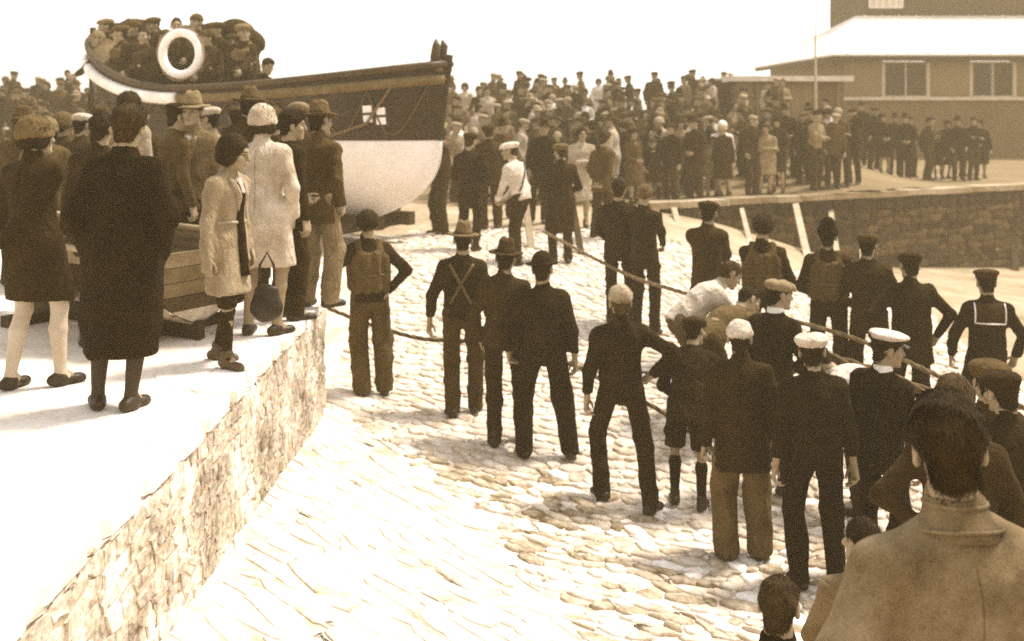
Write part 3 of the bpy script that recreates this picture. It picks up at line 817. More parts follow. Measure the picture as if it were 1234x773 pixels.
sl_(660, 320, 9.2, 'broad man in black bowler hat and jersey with legs planted apart', yaw=0, top='jersey', tv=.022, bv=.02, fat=1.12, wide=1.05, arms=(((.30, .1, .90), (.9, -.7, 0)), 'down'), hat='bowler', hatv=.016, hair='short', feet=((-.2, -.03), (.2, .03)), toes=(20, -14))
sl_(757, 325, 8.45, 'man in pale cap with one hand on his hip, dark jersey and trousers', yaw=-4, turn=5, top='jersey', tv=.022, bv=.024, arms=('down', ((.24, .02, 1.05), (1, -.45, -.1))), hat='knit_cap', hatv=.28, hair='short', hairv=.06, feet=((-.2, .05), (.17, -.08)), toes=(30, -35), extras=('scarf',), scarfv=.05)
sl_(828, 401, 8.55, 'boy in flat cap, short trousers and long socks leaning forward', h=1.52, bend=26, yaw=-12, top='jacket', drophem=.14, tv=.028, bv=.022, bottom='shorts', sockv=.024, arms=('front', ((.3, .25, .95), (1, -.2, 0))), hat='flat_cap', hatv=.035, hair='short', feet=((-.11, .02), (.13, -.02)), fat=1.02)
sl_(895, 403, 7.75, 'man in whitish cap, dark loose jacket and faded baggy trousers', yaw=-6, h=1.68, top='jacket', drophem=.26, tv=.03, bv=.12, wide=1.25, fat=1.1, sleeve=1.1, arms=('down', 'pocket'), hat='knit_cap', hatv=.5, hair='short', feet=((-.12, -.03), (.13, .05)), extras=('seam',))
sl_(930, 370, 8.9, 'man in tweed cap and white collar turned right behind the whitish cap', yaw=-50, turn=-30, top='jacket', tv=.022, bv=.025, hat='flat_cap', hatv=.22, hair='short', arms=('down', 'front'), extras=('shirt_collar',))
sl_(985, 412, 7.35, 'man in white topped cap and black jersey standing square in front of the white sack', yaw=0, top='jersey', tv=.02, bv=.016, fat=1.05, arms=('down', 'down'), hat='wide_cap', hatv=.5, hair='short', feet=((-.12, 0), (.14, .02)), turn=-8)
sl_(1056, 425, 7.6, 'man in white peaked cap with face in profile to the right', yaw=-45, turn=-38, top='jacket', tv=.018, bv=.02, hat='peaked_white', hatv=.55, hair='short', arms=('front', 'down'), extras=('shirt_collar',))
# --- slip, rope gang
sl_(835, 324, 10.2, 'man bent double in a pale smock among the rope gang', bend=52, yaw=-75, turn=0, top='jersey', tv=.5, bv=.10, fat=1.04, arms=(((.1, .75, .55), (.6, -.2, .3)), ((.1, .7, .6), (.6, -.2, .3))), hair='short', hairv=.05, feet=((-.14, -.05), (.15, .12)), H=2.86)
sl_(872, 352, 9.7, 'man bent forward in drab overalls in front of the pale smock', bend=66, yaw=-60, top='jersey', tv=.13, bv=.045, arms=(((.1, .7, .6), (.6, -.2, .3)), ((.1, .7, .6), (.6, -.2, .3))), hair='short', H=3.0)
sl_(1046, 440, 8.6, 'man crouched over with a smooth white oilskin back', bend=66, yaw=55, drop=.06, top='jacket', tv=.55, bv=.05, fat=1.25, arms=(((.1, .6, .5), (.6, -.2, .3)), ((.1, .6, .5), (.6, -.2, .3))), hair='short', H=3.08, foldamp=.006)
sl_(852, 250, 11.6, 'hauler in wide dark cap left of the curly haired lifeboatman', yaw=-25, top='jacket', tv=.05, bv=.045, hat='wide_cap', hatv=.03, hair='short', arms=('pull', 'pull'))
sl_(922, 258, 10.9, 'curly haired lifeboatman in kapok lifejacket hauling on the rope', yaw=-18, top='jersey', tv=.035, bv=.03, fat=1.03, arms=('pull', 'front'), hair='curly', hairv=.025, extras=('lifejacket',), ljv=.075)
sl_(1002, 270, 10.8, 'lifeboatman in tall black knitted cap and kapok lifejacket', yaw=-14, top='jersey', tv=.04, bv=.03, fat=1.03, arms=('front', 'pull'), hat='tall_knit', hatv=.014, hair='short', extras=('lifejacket',), ljv=.08)
sl_(1052, 292, 10.6, 'man in dark cap and dark jacket right of the tall knitted cap', yaw=-8, top='jacket', tv=.04, bv=.03, hat='flat_cap', hatv=.06, hair='short', arms=('front', 'front'))
sl_(1104, 293, 9.95, 'broad man in black jacket and cap with elbows out, left of the sailor', yaw=6, top='jacket', tv=.024, bv=.02, fat=1.1, drophem=.2, arms=(((.30, .15, .95), (1, -.5, 0)), ((.31, .12, .95), (1, -.5, 0))), hat='flat_cap', hatv=.035, hair='short', extras=('seam',))
sl_(1185, 343, 9.9, 'young sailor in round cap and square collar edged with white tape', h=1.66, yaw=-3, top='jersey', tv=.022, bv=.02, hat='sailor_cap', hatv=.045, hair='short', arms=(((.3, .1, .9), (.8, -.8, 0)), ((.3, .1, .9), (.8, -.8, 0))), extras=('sailor_collar',), fat=1.06)
sl_(1180, 420, 6.7, 'person in woolly brown tam hat below the sailor', h=1.70, yaw=-10, top='jacket', tv=.05, bv=.03, hat='tam', hatv=.09, hair='short', arms=('front', 'front'))
sl_(1146, 459, 5.5, 'man with bushy hair and dark jacket half hidden behind the big tweed shoulder', h=1.76, yaw=-20, top='jacket', tv=.04, bv=.03, hair='thick', hairv=.06, fat=1.08, arms=('hip', 'front'), H=3.13)
sl_(1228, 470, 6.3, 'man in dark jacket cut off by the right edge of the view', h=1.72, yaw=30, top='jacket', tv=.025, bv=.02, hat='flat_cap', hatv=.03, hair='short', arms=('down', 'down'))
sl_(1050, 640, 4.7, 'lad with dark hair in a light grey coat peering past the big tweed shoulder', h=1.42, noctl=True, H=3.25, yaw=-5, turn=18, top='longcoat', hem=.5, tv=.16, bottom='trousers', bv=.04, hair='short', arms=('front', 'front'))
sl_(935, 701, 3.72, 'small boy with cropped hair, only his head rising at the bottom edge', h=1.46, noctl=True, H=3.11, yaw=-18, turn=-10, top='jacket', tv=.02, bv=.03, hair='short', hairv=.05, arms=('front', 'front'), headk=.92, lod=0)
sl_(1160, 470, 2.62, 'big man in pale tweed jacket with dark hair filling the right foreground', h=1.74, yaw=2, turn=-14, top='jacket', tv=.155, bv=.05, hair='thick', hairv=.03, arms=('loose', 'loose'), fat=1.1, H=2.49, headk=.94, shou=.415, show=.19, sleeve=1.14, twist=0, shift=0, lean=0, tweed=True,  lod=0, noctl=True, foldamp=.011)
# --- slip, further up
sl_(748, 222, 12.9, 'man in black with close dark hair, left of a pair seen from behind', yaw=-15, top='jacket', tv=.028, bv=.03, hair='thick', arms=('front', 'front'), lod=2)
sl_(777, 229, 12.6, 'man in black with tousled hair, right of a pair seen from behind', yaw=-25, top='jacket', tv=.03, bv=.03, hair='curly', hairv=.09, arms=('pull', 'pull'), lod=2)
sl_(563, 180, 15.9, 'man in dark cap and black coat beside the bow of the lifeboat', yaw=-20, top='jacket', drophem=.3, tv=.028, bv=.03, hat='flat_cap', hatv=.03, hair='short', arms=('front', 'front'), lod=2)
sl_(624, 160, 15.3, 'man in white cap and white jersey with dark breeches stooping on the slip', yaw=60, bend=14, turn=20, top='jersey', tv=.52, bv=.03, hat='wide_cap', hatv=.6, hair='short', arms=('front', 'front'), extras=('cross_strap',), lod=2, fat=1.05, feet=((-.18, -.1), (.16, .1)))
sl_(676, 183, 15.6, 'man in tweed cap and long dark coat right of the white jersey', yaw=10, top='longcoat', hem=.45, tv=.03, bottom='trousers', bv=.03, hat='wide_cap', hatv=.13, hair='short', arms=('front', 'front'), lod=2)
sl_(698, 150, 18.2, 'woman in pale belted coat with folded arms above the dark coat', h=1.66, yaw=175, top='longcoat', hem=.48, tv=.40, bottom='none', sockv=.3, hair='bob', arms=('fold', 'fold'), extras=('belt',), lod=2)
sl_(574, 122, 26.0, 'man in light jacket standing high beside the bow', h=1.74, yaw=-60, top='jacket', tv=.50, bv=.05, hair='short', arms=('down', 'down'), lod=2, H=1.53, noctl=True)

# ------------------------------------------------------------------ the lie of the ground
for e in EVERY:
    e['X'] = (e['px'] - CX) / F * e['Z']
    e.setdefault('h', 1.72)
    hatx = {'trilby': .035, 'bowler': .035, 'felt_hat': .035, 'tall_knit': .04, 'flat_cap': .01, 'wide_cap': .01, 'tam': .02, 'peaked_white': .012}.get(e.get('hat'), 0)
    if e['on'] == 'slip' and 'H' not in e:
        bent = (1 - math.cos(R(e.get('bend', 0)))) * .75 * e['h'] / 1.72
        e['H'] = (e['ty'] - HY) / F * e['Z'] + e['h'] + hatx - bent - .01
CTRL = [(-1.65, 9.3, 2.62), (-1.65, 7, 2.58), (-1.65, 5.1, 2.54), (-1.65, 3, 2.6), (12.8, 27, 4.0), (8, 24, 3.6), (3.4, 21.6, 2.15), (-1, 15.5, 1.98), (-7, 18, 1.98), (-4, 14, 2.1), (-4, 17.5, 1.98),
        (8, 15, 3.7), (6, 10, 3.5), (4, 5, 3.3), (0, 18.6, 2.0), (2, 19.5, 2.03), (-10, 18.5, 1.98), (-10, 13, 2.2), (1, 2, 3.4), (14, 20, 4.0)]
CTRL += [(e['X'], e['Z'], e['H']) for e in EVERY if e['on'] == 'slip' and not e.get('noctl')]
CT = np.array(CTRL, float)
Ap = np.c_[np.ones(len(CT)), CT[:, 0], CT[:, 1]]
PL = np.linalg.lstsq(Ap, CT[:, 2], rcond=None)[0]
RES = CT[:, 2] - Ap @ PL
def kern(x, y): return np.exp(-((x[..., None] - CT[:, 0]) ** 2 + (y[..., None] - CT[:, 1]) ** 2) / (2 * 2.6 ** 2))
WTS = np.linalg.solve(kern(CT[:, 0], CT[:, 1]) + .05 * np.eye(len(CT)), RES)
def slipz(x, y):
    x = np.asarray(x, float); y = np.asarray(y, float)
    return CAMZ - (PL[0] + PL[1] * x + PL[2] * y + kern(x, y) @ WTS)
def sstep(a, b, x):
    t = np.clip((np.asarray(x, float) - a) / (b - a), 0, 1); return t * t * (3 - 2 * t)
WALL = [(3.4, 22.0), (12.8, 27.0), (42.0, 42.5)]
def wall_y(x): return np.interp(x, [-60, 3.4, 12.8, 42], [18.9, 22.0, 27.0, 42.5])
def promz(x, y):
    return -.32 + 1.42 * sstep(21.5, 36, y) * sstep(11.5, 7.5, x) + .25 * sstep(36, 50, y) * sstep(11, 8, x)

def sheet(name, xs, ys, zf, m, mask=None, **k):
    X, Y = np.meshgrid(xs, ys, indexing='ij')
    Zz = zf(X, Y)
    V = np.stack([X, Y, Zz], -1).reshape(-1, 3)
    n = len(ys)
    i, j = np.meshgrid(np.arange(len(xs) - 1), np.arange(n - 1), indexing='ij')
    i = i.ravel(); j = j.ravel()
    Qd = np.stack([i * n + j, (i + 1) * n + j, (i + 1) * n + j + 1, i * n + j + 1], 1)
    if mask is not None:
        c = V[Qd].mean(1); Qd = Qd[mask(c[:, 0], c[:, 1])]
    return link(name, mesh_np(name, V, Qd), m, None, kind='structure', **k)

sand = mat('lime_washed_mortar', .50, .95, .34, 3.0, 14.0, .6, .03, world_space=True)
stone_pale = mat('pale_slip_stone', .64, .9, .26, 5.0, 26.0, .7, .02, world_space=True, rnd=.28)
stone_dark = mat('dark_cobble', .40, .9, .42, 7.0, 30.0, .9, .02, world_space=True, rnd=.3)
rubble = mat('whitewashed_rubble', .50, .95, .52, 2.6, 22.0, 1.0, .03, world_space=True, rnd=.12)
rubble_dark = mat('dark_rubble', .062, .95, .45, .7, 7.0, .8, .04, world_space=True, rnd=.55)
mortar_dark = mat('old_mortar', .09, .95, .3, 2.0, 20.0, .5, .02, world_space=True)
quay_top = mat('quay_concrete', .66, .92, .20, 1.3, 22.0, .6, .012, world_space=True)
prom_m = mat('promenade_gravel', .17, .95, .2, .4, 12.0, .4, .02, world_space=True)

sl_ob = sheet('slipway', np.r_[-26:-2.2:.8, -2.2:6:.2, 6:46:.8], np.r_[-4:3:.5, 3:14:.2, 14:44:.7], lambda x, y: slipz(x, y), sand, lambda x, y: y < wall_y(x) + .6)
beach = mat('tan_beach_gravel', .30, .95, .30, .8, 10.0, .6, .03, world_space=True)
sl_ob.data.materials.append(beach)
ct = np.array([p.center[:] for p in sl_ob.data.polygons])
sl_ob.data.polygons.foreach_set('material_index', ((ct[:, 0] > 3.6 + .5 * np.sin(ct[:, 1] * 1.7) + .3 * np.sin(ct[:, 1] * 4.1)) | (ct[:, 1] > 17.5)).astype(np.int32))
sheet('promenade', np.r_[-60:-20:4, -20:14:.5, 14:60:2], np.r_[18.9:50:.5, 50:70:2], lambda x, y: promz(x, y), prom_m, lambda x, y: y > wall_y(x) + .05)
g = MB(); g.poly([(-150, -150, -5), (150, -150, -5), (150, 150, -5), (-150, 150, -5)], [(0, 1, 2, 3)])
g.build('ground', prom_m, kind='structure')

# ------------------------------------------------------------------ stones
rs = np.random.RandomState(3)
def stone_geo(c4, frame, nrm, depth, rise, gap, rough, rng, dome=False):
    """one irregular dressed stone from a 4-corner cell in (a, b); frame(a, b) -> world point"""
    c = np.asarray(c4, float); ce = c.mean(0)
    c = ce + (c - ce) * (1 - gap / np.maximum(.05, np.linalg.norm(c - ce, axis=1)))[:, None]
    ring = []
    for i in range(4):
        p, a, b = c[i], c[i - 1], c[(i + 1) % 4]
        f = (.26 if dome else .12) + .14 * rng.rand()
        ring += [p + (a - p) * f, p + (b - p) * f]
    ring = np.array(ring); ring += rng.randn(8, 2) * rough
    top = ce + (ring - ce) * ((.68 if dome else .88) + .06 * rng.rand())
    tl = rng.randn(2) * rough * 1.2
    V = []
    for pts, hgt, t in ((ring, -depth, 0), (ring, rise * .55, 0), (top, rise, 1)):
        for p in pts:
            w = np.array(frame(p[0], p[1])); d = p - ce
            V.append(w + nrm * (hgt + t * (d @ tl) + t * rng.randn() * rough * .25))
    V.append(np.array(frame(*ce)) + nrm * (rise * (1.15 if dome else 1.02) + rng.randn() * rough * .2))
    F = []
    for k in range(8):
        j = (k + 1) % 8
        F += [(k, j, 8 + j, 8 + k), (8 + k, 8 + j, 16 + j, 16 + k)]
    T3 = [(16 + k, 16 + (k + 1) % 8, 24) for k in range(8)]
    return np.array(V), np.array(F), np.array(T3)

def lay_stones(name, cells, frame, nrm, parent, m, depth, rise, gap, rough, seed, limit=290, rank=None, mats=None, rounded=True):
    """the first `limit` (largest in view) as parts, the rest joined as stuff"""
    rng = np.random.RandomState(seed)
    base = Vector(parent.location)
    order = sorted(range(len(cells)), key=(lambda i: -rank(cells[i])) if rank else (lambda i: i))
    restV = []; restF = []; restT = []; n = 0
    for k, i in enumerate(order):
        r_ = rise * (0.6 + .8 * rng.rand())
        V, Fq, T3 = stone_geo(cells[i], frame, nrm, depth, r_, gap, rough, rng, name == 'cobble')
        mm = mats(cells[i], rng) if mats else m
        if k < limit:
            c = V.mean(0)
            me = mesh_np(name, V - c, [Fq, T3], rounded)
            o = link(name, me, mm, parent); o.location = Vector(c) - base
        else:
            restV.append(V); restF.append(Fq + n); restT.append(T3 + n); n += len(V)
    if restV:
        me = mesh_np(name, np.concatenate(restV) - np.array(base), [np.concatenate(restF), np.concatenate(restT)], rounded)
        link(name + '_far', me, m, parent, kind='stuff')

def courses(a0, a1, b0, b1, w, h, rng, jit=.22):
    """bonded courses with shared wobbling corners -> list of 4-corner cells"""
    cells = []; b = b0; rows = []
    while b < b1:
        hh = h * (.75 + .5 * rng.rand()); rows.append((b, min(b + hh, b1))); b += hh
    ph = rng.rand(len(rows) + 1, 3) * 6.28
    def wob(r, a): return h * .16 * (math.sin(a / w * 1.3 + ph[r, 0]) + math.sin(a / w * 2.9 + ph[r, 1]) * .7)
    for r, (lo, hi) in enumerate(rows):
        a = a0 - rng.rand() * w
        prev = (a, a)
        while a < a1:
            a += w * (.55 + .9 * rng.rand())
            cur = (a + rng.randn() * w * jit * .4, a + rng.randn() * w * jit * .4)
            l = wob(r, prev[0]) if r else 0; l2 = wob(r, cur[0]) if r else 0
            t = wob(r + 1, prev[1]) if r < len(rows) - 1 else 0; t2 = wob(r + 1, cur[1]) if r < len(rows) - 1 else 0
            cells.append([(prev[0], lo + l), (cur[0], lo + l2), (cur[1], hi + t2), (prev[1], hi + t)])
            prev = cur
    return cells
def proj(x, y, z): return CX + F * x / y, HY - F * (z - CAMZ) / y

# slip paving: bonded cobbles that follow the ground
edge_x = lambda y: np.interp(y, [3, 4.5, 6.3, 7.6, 9.6, 11], [1.3, .8, .35, -.15, -1.45, -1.7])
paving = bpy.data.objects['slipway']
RA = R(-43); CA, SA = math.cos(RA), math.sin(RA)
def pave_frame(a, b): return (a, b, float(slipz(a, b)))
def apron_frame(a, b):
    x, y = a * CA - b * SA, a * SA + b * CA; return (x, y, float(slipz(x, y)))
def seen_cell(m_):
    if m_[0] < -1.6 and m_[1] < 9.4: return False
    u, v = proj(m_[0], m_[1], m_[2]); return -30 < u < 1270 and v < 800 and m_[1] < wall_y(m_[0]) - .3
cob, slab = [], []
for c in courses(-1.75, 6.5, 3.2, 18.0, .165, .14, np.random.RandomState(5), .7):
    m_ = pave_frame(*np.mean(c, 0))
    if m_[0] > edge_x(m_[1]) and seen_cell(m_): cob.append(c)
for c in courses(-12, 8, -4, 10, .36, .15, np.random.RandomState(6), .7):
    m_ = apron_frame(*np.mean(c, 0))
    if m_[0] <= edge_x(m_[1]) + .1 and seen_cell(m_) and m_[1] < 11 and m_[1] > 3: slab.append(c)
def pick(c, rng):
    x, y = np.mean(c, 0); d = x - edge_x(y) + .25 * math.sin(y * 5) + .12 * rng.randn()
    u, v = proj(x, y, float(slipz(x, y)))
    return stone_dark if (d < 1.5 and rng.rand() < .6) or (u > 860 and rng.rand() < .5) or x > 3.4 else stone_pale  # darker cobbles in a broken band beside the apron and towards the right
NRM = A(.04, -.12, 1); NRM /= np.linalg.norm(NRM)
def near_first(fr):
    def rank(c):
        p = fr(*np.mean(c, 0)); u, v = proj(*p); return 1 / p[1] - (0 if 0 < u < 1010 and v < 773 else .12)
    return rank
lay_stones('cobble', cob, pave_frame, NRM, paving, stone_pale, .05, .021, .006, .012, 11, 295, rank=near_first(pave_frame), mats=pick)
lay_stones('paving_slab', slab, apron_frame, NRM, paving, stone_pale, .05, .009, .004, .014, 14, 295, rank=near_first(apron_frame))

# quay: a solid block with a rubble face towards the slip
QX, QE = -1.66, 9.45
g = MB()
out = [(-30, -3), (QX, -3), (QX, QE), (-2.35, QE), (-2.35, 13), (-30, 13)]
n = len(out)
g.poly([(x, y, 0) for x, y in out] + [(x, y, -3) for x, y in out], [tuple(range(n))] + [(i, i + n, (i + 1) % n + n, (i + 1) % n) for i in range(n)])
g.build('quay', quay_top, kind='structure')
qw = empty('quay_wall', (QX, 2.0, -1.1), label='rough whitewashed rubble wall dropping from the quay to the slip', cat='wall')
wc = courses(2.2, QE - .02, -1.15, -.065, .135, .095, np.random.RandomState(8), .6)
g = MB(); g.box((.006, (QE - 2) / 2 + .0, .0), (.016, QE - 2, 2.0)); g.build('mortar_bed', mat('lime_mortar', .40, .95, .35, 3.0, 25.0, .6, .02, world_space=True), qw)
lay_stones('stone', wc, lambda a, b: (QX + .01, a, b), A(1, 0, 0), qw, rubble, .03, .011, .005, .010, 12, 295, rounded=False, rank=lambda c: 1 / np.mean(c, 0)[0])
wc = courses(QX - .1, -2.35, 0, 0, 1, 1, np.random.RandomState(8)) if False else []

cc = courses(2.0, QE, 0, .62, .42, .3, np.random.RandomState(31), .3)
lay_stones('coping_stone', cc, lambda a, b: (QX + .035 - b, min(a, QE), .001), A(0, 0, 1), qw, quay_top, .066, .005, .003, .005, 15, 290, rounded=False)

# far retaining wall of the promenade
fw = empty('retaining_wall', (3.4, 22.0, -.32), label='long dark stone retaining wall below the promenade on the right', cat='wall')
P0 = A(3.4, 22.0, 0); P1 = A(14.5, wall_y(14.5), 0); DW = unit(P1 - P0); NW = A(DW[1], -DW[0], 0); LW = float(np.linalg.norm(P1 - P0))
mb = MB(); mb.bar(Vector(P0 - DW * .2 - NW * .2 + A(0, 0, -1.5)) - fw.location, Vector(P1 - NW * .2 + A(0, 0, -1.5)) - fw.location, .38, 2.35); mb.build('mortar_bed', mortar_dark, fw)
wc = [c for c in courses(0, LW - .1, -2.6, -.36, .33, .2, np.random.RandomState(9), .5)
      if np.mean(c, 0)[1] > float(slipz(*(P0 + DW * np.mean(c, 0)[0])[:2])) - .25]
lay_stones('stone', wc, lambda a, b: tuple(P0 + DW * a + A(0, 0, b)), NW, fw, rubble_dark, .05, .05, .012, .02, 13, 290)
wc = courses(0, LW, -.30, .3, .95, 1, np.random.RandomState(10), .1)
mbc = mat('worn_coping', .30, .9, .3, 1.0, 12.0, .5, .02, world_space=True, rnd=.3)
cp = [((c[0][0]), c[1][0]) for c in wc if c[0][1] < 0]
for a, b in cp:
    mb = MB(); mid = (a + b) / 2; rr = random.uniform(-.012, .012)
    mb.bar(Vector((0, 0, 0)) - Vector(DW) * (b - a - .015) / 2, Vector(DW) * (b - a - .015) / 2, .52, .13)
    o = mb.build('coping_stone', mbc, fw); o.location = Vector(P0 + DW * mid - NW * .18 + A(0, 0, -.292 + rr)) - fw.location
# ------------------------------------------------------------------ far building, annex, mast
wallm = mat('rendered_wall', .12, .9, .18, .5, 8.0, .3, .02, world_space=True)
wall2 = mat('upper_render', .155, .9, .15, .5, 8.0, .3, .02, world_space=True)
darkt = mat('tarred_timber', .035, .8, .3, 2.0, 20.0, .3, .01)
white = mat('white_paint', .75, .6, .08, 3.0, 30.0, .15, .004)
roofm = mat('pale_roof_sheet', .72, .7, .1, .6, 8.0, .25, .01, world_space=True)
glass = mat('window_glass', .02, .6, .3, 1.0, 6.0, 0)
GZ = -.32
bd = empty('boathouse', (13.4, 43, GZ), label='low pale hall with big dark windows and white sloping roof on the right', cat='building')
def at_b(x, y, z): return Vector((x, y, z)) - bd.location
g = MB()
g.box(at_b(26.7, 49.5, (2.0 + GZ) / 2), (26.6, 13, 2.0 - GZ))
g.build('lower_wall', wallm, bd)
# upper wall in piers between the windows
wins = [(14.75, 16.65), (18.25, 20.1), (21.8, 23.6)]
xs = [13.4] + [x for w in wins for x in w] + [40]
for i in range(0, len(xs), 2):
    g = MB(); g.box(at_b((xs[i] + xs[i + 1]) / 2, 43.3, 2.85), (xs[i + 1] - xs[i], .6, 1.5)); g.build('wall_pier', wall2, bd)
g = MB(); g.box(at_b(13.7, 49.8, 2.88), (.6, 12.4, 1.62)); g.build('side_wall', wallm, bd)
g = MB(); g.box(at_b(26.5, 42.93, 2.04), (27.0, .22, .13)); g.build('sill_band', mat('sill_stone', .5, .9, .15), bd)
for a, b in wins:
    f = MB()
    for x in (a + .06, (a + b) / 2, b - .06): f.box(at_b(x, 43.05, 2.8), (.13 if x != (a + b) / 2 else .05, .12, 1.38))
    for z in (2.13, 3.49): f.box(at_b((a + b) / 2, 43.05, z), (b - a - .3, .10, .06))
    w = f.build('window', mat('window_frame', .42, .7, .1), bd)
    for s in (-1, 1):
        p = MB(); p.box(at_b((a + b) / 2 + s * (b - a) / 4, 43.16, 2.8), ((b - a) / 2 - .02, .02, 1.46)); p.build('pane', glass, w)
g = MB(); g.box(at_b(26.5, 42.55, 3.68), (27.6, .16, .22)); g.box(at_b(12.75, 49.5, 3.68), (.16, 13.6, .22)); g.build('fascia', darkt, bd)
g = MB(); g.box(at_b(26.5, 42.95, 3.565), (27.3, .66, .03)); g.build('soffit', darkt, bd)
g = MB()
g.poly([at_b(*p) for p in ((12.6, 42.4, 3.8), (40, 42.4, 3.8), (40, 50.2, 5.95), (16.0, 50.2, 5.95), (12.6, 57, 3.8), (12.6, 42.4, 3.72), (40, 42.4, 3.72), (12.6, 57, 3.72))],
       [(0, 1, 2, 3), (0, 3, 4), (5, 6, 1, 0), (7, 5, 0, 4)])
rf = g.build('roof', roofm, bd)
g = MB()
for i in range(34):
    x = 13.2 + i * .8; t1 = min(1, (x - 12.6) / 3.4)
    g.bar(at_b(x, 42.4, 3.815), at_b(x, 42.4 + 7.8 * t1, 3.815 + 2.15 * t1), .05)
g.build('roof_batten', roofm, rf)
g = MB(); g.box(at_b(28.5, 53.2, 7.1), (24.0, 5.6, 3.0)); up = g.build('upper_storey', mat('slate_hung_wall', .035, .8, .3, 1.0, 12.0, .4, .02, world_space=True), bd)
g = MB()
for k in range(6): g.box(at_b(16.68 + k * .31, 50.36, 7.0), (.05, .06, 1.3))
for z in (6.35, 6.8, 7.25, 7.65): g.box(at_b(17.45, 50.36, z), (1.56, .05, .05))
w = g.build('window', white, up)
g = MB(); g.box(at_b(17.45, 50.385, 7.0), (1.5, .02, 1.28)); g.build('pane', mat('pale_blind', .5, .5, .1), w)
g = MB(); g.box(at_b(28.5, 53.2, 8.66), (24.6, 6.2, .12)); g.build('eaves', darkt, up)

ax_ = empty('annex', (6.9, 33, GZ), label='flat roofed shed with pale roof edge left of the boathouse', cat='building')
def at_a(x, y, z): return Vector((x, y, z)) - ax_.location
for i in range(10):
    g = MB(); g.box(at_a(7.06 + i * .325, 33.0 + .01 * (i % 2), 1.05), (.315, .06, 2.9)); g.build('wall_board', mat('weathered_board', .15, .9, .3, 1.2, 14.0, .5, .015, rnd=.3), ax_)
g = MB(); g.box(at_a(8.5, 37.5, 1.0), (3.2, 8.9, 2.8)); g.build('wall', wallm, ax_)
g = MB(); g.box(at_a(8.5, 37.3, 2.56), (3.7, 9.3, .16)); g.build('roof', mat('shed_roof', .6, .8, .15), ax_)
for x in (7.5, 9.95):
    g = MB(); g.bar(at_a(x, 32.9, -.3), at_a(x, 32.9, 2.45), .1); g.build('post', mat('weathered_board', .15, .9, .3, 1.2, 14.0, .5, .015, rnd=.3), ax_)

ms = empty('flagpole', (6.86, 24.4, GZ), label='thin pale pole rising above the crowd in front of the shed', cat='pole')
g = MB(); g.tube([(0, 0, 0), (.01, 0, 1.6), (.0, 0, 3.9)], [.055, .045, .014], 8); g.build('pole', mat('bare_spar', .3, .7, .2), ms, True)
g = MB(); g.box((0, 0, .06), (.3, .3, .12)); g.build('pole_foot', mortar_dark, ms)

# ------------------------------------------------------------------ the lifeboat
BOW = Vector((-.93, 15.8, 0)); STERN = Vector((-7.45, 19.2, 0))
LEN = (STERN - BOW).length
bx = (STERN - BOW).normalized(); by = Vector((-bx.y, bx.x, 0))
if by.y > 0: by = -by                                  # towards the camera
lb = empty('lifeboat', (0, 0, 0), label='large black and white pulling lifeboat with a flag on its bow', cat='lifeboat')
lb.location = BOW + Vector((0, 0, -.1))
lb.rotation_euler = (0, 0, math.atan2(bx.y, bx.x))     # local x: bow to stern, local -y or +y: sides
NEAR = 1 if (Matrix.Rotation(lb.rotation_euler[2], 3, 'Z') @ Vector((0, 1, 0))).dot(by) > 0 else -1
WLZ = 1.30
def sheer(u): return 2.08 + .34 * abs(1 - u * 1.75) ** 1.9 * (u < .571) + .95 * max(0, (u - .571) / .429) ** 1.9
def beamf(u): return max(0.0, 1 - abs(2 * u - 1) ** 2.6) ** .72
def hull_pt(u, t, sgn):
    """t 1..0 sheer to waterline, 0..-1 waterline to keel"""
    if t >= 0:
        z = WLZ + t * (sheer(u) - WLZ); hb = 1.16 * (.93 + .1 * t); x0 = .16 - .16 * t; x1 = LEN - .16 + .16 * t
    else:
        d = -t; z = WLZ * (1 - d) + .02; hb = 1.16 * .93 * max(.0, 1 - d ** 2.6) ** .75 + .035; x0 = .16 + 1.5 * d ** 2.9; x1 = LEN - .16 - 1.05 * d ** 2.1
    return (x0 + u * (x1 - x0), sgn * max(.035, hb * beamf(u)), z)
def loft(name, ts, m, off=0.0, u0=0, u1=1, nu=48):
    V = []; Fq = []
    for sgn in (1, -1):
        b = len(V)
        for t in ts:
            for i in range(nu + 1):
                x, y, z = hull_pt(u0 + (u1 - u0) * i / nu, t, sgn); V.append((x, y + sgn * off, z))
        for r in range(len(ts) - 1):
            for i in range(nu):
                q_ = (b + r * (nu + 1) + i, b + r * (nu + 1) + i + 1, b + (r + 1) * (nu + 1) + i + 1, b + (r + 1) * (nu + 1) + i)
                Fq.append(q_ if sgn > 0 else q_[::-1])
    return link(name, mesh_np(name, np.array(V), np.array(Fq)), m, lb)
black = mat('black_hull_paint', .028, .45, .35, 1.2, 20.0, .15, .006)
hullw = mat('white_hull_paint', .74, .5, .08, 1.0, 16.0, .15, .006)
for k in range(6):                                      # topside strakes, each a plank
    loft('topside_strake', [1 - k / 6, 1 - (k + 1) / 6 + .004], black, .002 + .012 * (k % 2))
loft('hull_bottom', list(np.linspace(0, -1, 16)), hullw, -.004)
def rail(name, t, r, m, u0=0.0, u1=1.0, dz=0, sides=(1, -1), out_=.02, n=40):
    g = MB()
    for sgn in sides:
        pts = []
        for i in range(n + 1):
            x, y, z = hull_pt(u0 + (u1 - u0) * i / n, t, sgn); pts.append((x, y + sgn * out_, z + dz))
        g.tube(pts, r, 8)
    return g.build(name, m, lb, True)
rail('gunwale', 1, .055, mat('dark_varnish', .05, .5, .3), n=48)
rail('rubbing_strake', .80, .075, mat('worn_fender', .13, .9, .3, 5, 60, .4), u0=.0, u1=.56, out_=.05)
rail('white_fender', .80, .095, mat('canvas_fender', .80, .9, .12, 5, 60, .4), u0=.565, u1=1.0, out_=.06)
